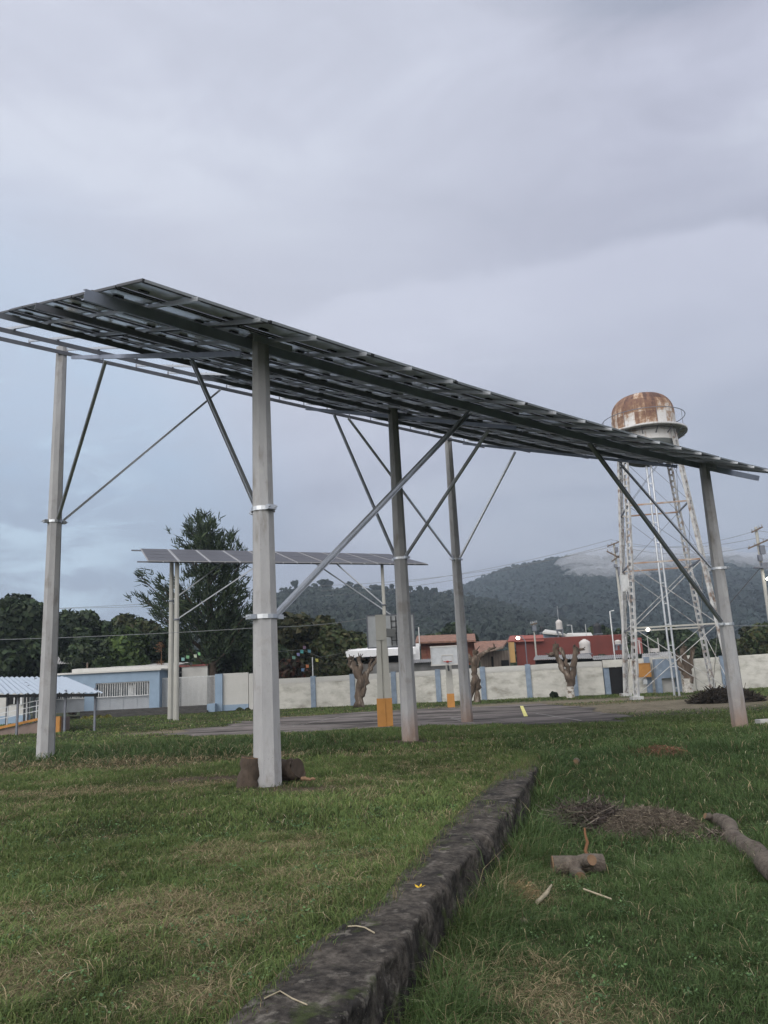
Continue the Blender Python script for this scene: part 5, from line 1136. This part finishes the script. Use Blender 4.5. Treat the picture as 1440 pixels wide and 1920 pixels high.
RLAB = ['lone round tree at the left end of the nearer ridge', 'broad umbrella shaped tree, the largest on the ridge', 'tall narrow crown touching the umbrella shaped ridge tree', 'squarish tree right of the umbrella shaped one', 'wide low ridge tree beside the squarish one', 'flat low crown on the ridge further right', 'tiny bush between the lone round tree and the umbrella tree', 'small tree on the ridge just right of the far canopy brace', 'round low crown on the ridge left of the thin pole', 'thin small tree on the ridge right of the thin pole', 'spreading low tree near the middle of the ridge', 'low crown left of the ridge end', 'low wide shrub at the far left of the ridge', 'last small crown at the right end of the ridge']
tcol = [(.014, .022, .014), (.02, .03, .018)]
for i, (px, dy, w_, h_) in enumerate(((553,5,14,22),(606,0,24,20),(619,3,12,16),(656,3,12,14),(672,5,16,10),(700,6,18,9),(578,6,6,6),(735,3,7,12),(712,7,12,8),(770,4,7,9),(787,6,12,10),(800,6,10,9),(540,8,18,6),(815,7,14,8))):
    Yr = 470; rp = float(np.interp(px, RX, RYL)); p = P(px, rp + 2, Yr); s_ = Yr / F_PX
    t = thing('ridge_tree', RLAB[i], 'tree', (p[0], Yr, p[2] - 2), 'trees silhouetted on the ridge line')
    mb = MB(); mb.tube([(p[0], Yr, p[2] - 2), (p[0], Yr, p[2] + h_ * s_ * .6)], [.5, .3], 5); mb.build('trunk', M_barkd, t)
    c = (p[0], Yr, p[2] + h_ * s_ * .62); V, F, cc = leaves(lobes(c, (w_ * s_ / 2, w_ * s_ / 2.4, h_ * s_ * .36), 7, i + 300), 420, 1.1, tcol, i)
    np_mesh('crown', V, [F], [M_leaf], parent=t, col=cc)
lb = []
for px in np.arange(858, 1500, 7):
    rp = float(np.interp(px, RX, RYR)); p = P(px + rnd.uniform(-3, 3), rp + 1, 890); s_ = 890 / F_PX; k_ = rnd.uniform(1.5, 5.5) * s_; lb.append((p + np.array([0, 0, -k_ * .2]), np.array([k_ * 1.1, k_, k_ * rnd.uniform(.7, 1.3)])))
V, F, cc = leaves(lb, 9000, 2.2, tcol, 77)
tag(np_mesh('forest', V, [F], [M_leaf], col=cc), 'forest canopy along the crest of the misty hill', 'forest', kind='stuff')
lb = []
for i in range(170):
    px = rnd.uniform(500, 1500); Yt = rnd.uniform(120, 175); x = ray(px, 1200)[0] / ray(px, 1200)[1] * Yt; k_ = rnd.uniform(2.5, 5); lb.append((np.array([x, Yt, -3 + rnd.uniform(1, 4)]), np.array([k_ * 1.3, k_, k_])))
V, F, cc = leaves(lb, 26000, .9, DG, 78)
tag(np_mesh('woodland', V, [F], [M_leaf], col=cc), 'dark woodland at the foot of the hill beyond the houses', 'woodland', kind='stuff')
# ------------------------------------------------------------------ stumps, logs, brush
def log(name, label, cat, a, b_, r0, r1, m_=M_logb, cut=M_cut, n=12, seg=7, parent=None, group=None, wob=.012):
    a, b_ = np.array(a, float), np.array(b_, float); t = parent or thing(name, label, cat, a - (0, 0, r0), group)
    mb = MB(); pts = [a * (1-u) + b_ * u + (rng.normal(0, wob, 3) if 0 < u < 1 else 0) for u in np.linspace(0, 1, seg)]; mb.tube(pts, [(r0 + (r1 - r0) * u) * rnd.uniform(.94, 1.06) for u in np.linspace(0, 1, seg)], n, caps=False); mb.build('bark', m_, t)
    d = (b_ - a) / np.linalg.norm(b_ - a); mb = MB()
    mb.tube([a - d * .001, a + d * .01], r0 * .97, n, smooth=False); mb.build('cut_face', cut, t); mb = MB(); mb.tube([b_ - d * .01, b_ + d * .001], r1 * .97, n, smooth=False); mb.build('cut_face', cut, t); return t
pb = PP['a']
s1 = np.array([G(470, 1470, 0.0)[0], G(470, 1470, 0)[1] - .1, -.05]); log('log', 'upright log section propped left of the nearest concrete pole', 'log', s1 + (-.03, 0, 0), s1 + (.02, .02, .46), .19, .155, M_barkd, group='log sections at the pole foot')
s2 = G(528, 1462, .0); log('log', 'log section lying right of the nearest concrete pole', 'log', (s2[0] - .08, s2[1] + .1, .14), (s2[0] + .28, s2[1] - .12, .17), .16, .17, M_barkd, M_barkd, group='log sections at the pole foot')
p = G(575, 1466, 0); log('wood_chip', 'pale split piece of wood lying right of the pole logs', 'wood piece', (p[0] - .08, p[1], .05), (p[0] + .14, p[1] - .05, .04), .03, .02, M_cut, M_cut)
zr = -.42
a, b_ = G(1036, 1628, zr + .1), G(1134, 1628, zr + .1); za = tzf(a[0], a[1]) + .085
t = log('log', 'short forked log with cut branch stubs lying in the right grass', 'log', (a[0], a[1], za), (b_[0], b_[1] + .05, za), .085, .09)
c_ = np.array([(a[0] + b_[0]) / 2 + .06, a[1] - .02, za + .03])
log('', '', '', c_, c_ + np.array([.03, -.22, .05]), .055, .05, parent=t); log('', '', '', c_ + (-.07, 0, -.03), c_ + np.array([-.10, -.26, -.09]), .065, .055, parent=t)
log('', '', '', c_ + (.05, .05, .05), c_ + np.array([.06, .08, .28]), .017, .010, mat('orange brown wood', (.17, .085, .045), .9), parent=t)
a, b_ = G(1345, 1535, zr + .15), G(1475, 1650, zr + .15); a[2] = tzf(a[0], a[1]) + .10; b_[2] = tzf(b_[0], b_[1]) + .11
t = log('log', 'long grey felled branch lying at the right edge of the frame', 'log', a, b_, .075, .11, seg=12, wob=.02)
log('', '', '', a + (.02, 0, 0), a + np.array([-.16, -.06, .06]), .05, .035, parent=t)
p = G(1082, 1453, -.3); p[2] = tzf(p[0], p[1]) + .05; log('wood_stub', 'small round cut branch end in the grass beyond the brush', 'wood piece', p, p + np.array([.05, .2, .0]), .055, .05)
def brush(name, label, cx, cy, rx, ry, h, n, cols, seed, ln=(.2, .6), wd=.004, cat='brush pile'):
    r = np.random.default_rng(seed); Vs, Cc = [], []
    for i in range(n):
        a = r.uniform(0, 6.28); q_ = r.random() ** .5; x = cx + math.cos(a) * q_ * rx; y = cy + math.sin(a) * q_ * ry; z = tzf(x, y) + h * (1 - q_ * q_) * r.random() ** .7
        d = np.array([r.normal(0, 1), r.normal(0, .7), r.normal(-.05, .28)]); d /= np.linalg.norm(d); L_ = r.uniform(*ln); s_ = np.cross(d, r.normal(size=3)); s_ /= np.linalg.norm(s_); w_ = wd * r.uniform(.5, 1.8)
        p0 = np.array([x, y, z]) - d * L_ / 2; p1 = p0 + d * L_ * .5 + r.normal(0, .03, 3); p2 = p0 + d * L_ + (0, 0, -.04)
        Vs += [p0 - s_ * w_, p0 + s_ * w_, p1 + s_ * w_, p1 - s_ * w_, p1 - s_ * w_, p1 + s_ * w_, p2 + s_ * w_ * .4, p2 - s_ * w_ * .4]; c = np.array(cols[r.integers(len(cols))]) * r.uniform(.5, 1.3); Cc += [c] * 8
    V = np.array(Vs); V[:, 2] = np.maximum(V[:, 2], tz(V[:, 0], V[:, 1]) + .005)
    return tag(np_mesh(name, V, [np.arange(len(Vs)).reshape(-1, 4)], [M_litter], col=np.array(Cc), origin=(cx, cy, tzf(cx, cy))), label, cat)
BR_ = [(.115, .090, .075), (.085, .068, .058), (.15, .125, .105), (.06, .048, .042)]
p = G(1220, 1555, zr + .05); brush('brush_pile', 'pile of dry brown fine branches lying in the right grass', p[0], p[1], .62, .55, .24, 15000, [(.135, .11, .085), (.10, .08, .065), (.17, .145, .11), (.07, .058, .045)], 1, (.06, .22), .0022)
p = G(1105, 1545, zr + .05); brush('brush_pile', 'flatter scatter of dark twigs left of the brown branch pile', p[0], p[1], .55, .4, .22, 2600, [(.07, .055, .048), (.04, .032, .03), (.13, .11, .09)], 2, (.2, .7), .004)
p = G(1350, 1590, zr); brush('brush_pile', 'small tuft of dry twigs beside the felled branch', p[0], p[1], .22, .2, .14, 900, BR_, 3, (.08, .25), .003)
p = G(978, 1690, zr + .02); brush('dry_clump', 'straw coloured clump of dead needles near the wall foot', p[0], p[1], .15, .2, .10, 900, [(.22, .15, .075), (.28, .2, .12)], 4, (.05, .16), .0025, 'dead plant')
p = G(1235, 1440, -.35); brush('dry_clump', 'reddish brown dead plant litter beyond the brush pile', p[0], p[1], .6, .5, .12, 1300, [(.17, .08, .05), (.11, .06, .04)], 5, (.1, .35), .005, 'dead plant')
p = G(1350, 1316, -.42); brush('brush_pile', 'dark heap of earth and branches left of the rightmost concrete pole', p[0] + .3, p[1], 1.5, .9, .6, 5200, [(.035, .028, .022), (.05, .04, .03)], 6, (.3, 1.0), .02)
def stick(label, pts, r_, m_, name='twig', cat='twig'):
    mb = MB(); mb.tube(pts, r_, 5); return solo(mb, name, m_, label, cat, origin=pts[0])
M_tw = mat('pale dead stick', (.30, .26, .19), .9, var=.2, scale=20)
def gp(px, py, z=None, up=.03): p = G(px, py, zr + .03 if z is None else z); p[2] = (tzf(p[0], p[1]) + up) if z is None else z; return p
stick('pale bent stick near the straw coloured clump', [gp(1008, 1706, up=.04), gp(1026, 1694, up=.06), gp(1036, 1680, up=.07)], [.018, .02, .008], M_tw)
stick('thin straight pale stick right of the forked log', [gp(1096, 1688, up=.07), gp(1148, 1702, up=.05)], .008, M_tw)
wz = lambda px, py: (lambda p: np.array([p[0], p[1], .085]))(G(px, py, .085))
stick('forked pale twig lying on the low wall', [wz(652, 1737), wz(668, 1736), wz(684, 1739), wz(702, 1749)], .0045, M_tw)
stick('thin pale twig at the near end of the low wall', [wz(496, 1872), wz(525, 1858), wz(548, 1872), wz(576, 1884)], .004, M_tw)
p = wz(787, 1665); mb = MB()
for a in range(5):
    q_ = 1.25 * a; mb.add([p + (0, 0, .004), p + (.028 * math.cos(q_ - .35), .028 * math.sin(q_ - .35), .012), p + (.045 * math.cos(q_), .045 * math.sin(q_), .02), p + (.028 * math.cos(q_ + .35), .028 * math.sin(q_ + .35), .008)], [(0, 1, 2, 3)])
solo(mb, 'fallen_leaf', mat('yellow leaf', (.55, .36, .03), .7), 'yellow fallen leaf lying on the low wall', 'leaf', origin=p)
def rock(px, py, s_, label):
    p = gp(px, py, up=0); r = np.random.default_rng(px); mb = MB(); pr = []
    mb.lathe(p, [(.01, -.02 * s_), (s_ * .9, 0), (s_, s_ * .25), (s_ * .6, s_ * .55), (.01, s_ * .6)], 9, smooth=False); mb.v = [tuple(np.array(v) + r.normal(0, s_ * .08, 3)) for v in mb.v]
    return solo(mb, 'stone', M_stone, label, 'stone', origin=p)
rock(984, 1734, .055, 'pale stone in the grass below the straw coloured clump'); rock(966, 1708, .035, 'small pale stone left of the straw coloured clump')
p = G(1432, 1357, -.45); mb = MB(); mb.box((p[0] + .3, p[1], tzf(p[0], p[1]) + .1), (1.0, .3, .14), .1); solo(mb, 'concrete_block', M_white, 'white concrete block lying in the grass at the right edge', 'block', origin=(p[0], p[1], tzf(p[0], p[1])))
# ------------------------------------------------------------------ air
def volmat(name, dens, col):
    m_ = bpy.data.materials.new(name); m_.use_nodes = True; t = m_.node_tree; t.nodes.clear(); o = t.nodes.new('ShaderNodeOutputMaterial'); v = t.nodes.new('ShaderNodeVolumePrincipled')
    v.inputs['Density'].default_value = dens; v.inputs['Color'].default_value = (*col, 1); v.inputs['Anisotropy'].default_value = .2; t.links.new(v.outputs[0], o.inputs['Volume']); return m_
mb = MB(); mb.box((0, 520, 120), (3200, 1560, 300)); solo(mb, 'haze', volmat('haze air', .00046, (.70, .84, 1.0)), 'thin bluish evening haze', 'haze', kind='stuff')
V, F, off = [], [], 0; mb = MB()
for (px, py, Y_, rx, ry, rz) in ((1085,1060,800,26,40,13),(1120,1056,820,36,40,15),(1155,1072,830,34,40,16),(1100,1085,790,26,40,13),(1190,1066,850,40,40,14),(1120,1108,760,20,30,12),(1420,1062,850,45,40,16),(1160,1118,760,22,30,13),(1140,1046,860,50,50,10),(1075,1075,780,18,30,10),(1210,1095,800,26,30,12),(1250,1052,860,50,40,14),(1300,1046,870,50,40,13),(1130,1085,770,26,30,16),(1230,1075,830,36,40,15),(1350,1056,870,44,40,12),(1105,1100,740,34,36,20),(1150,1095,760,40,36,20),(1180,1085,800,50,36,20),(1210,1070,820,50,40,18)):
    c = P(px, py, Y_); prof = [(max(.01, math.cos(a)), math.sin(a)) for a in np.linspace(-math.pi / 2, math.pi / 2, 14)]
    m2 = MB(); m2.lathe((0, 0, 0), prof, 28); vv_ = np.array(m2.v) * np.array([rx, ry, rz]) + c; mb.add(vv_, m2.f)
solo(mb, 'low_cloud', volmat('cloud mist', .024, (.92, .94, 1.0)), 'wisps of low cloud drifting over the hill top', 'cloud', kind='stuff')
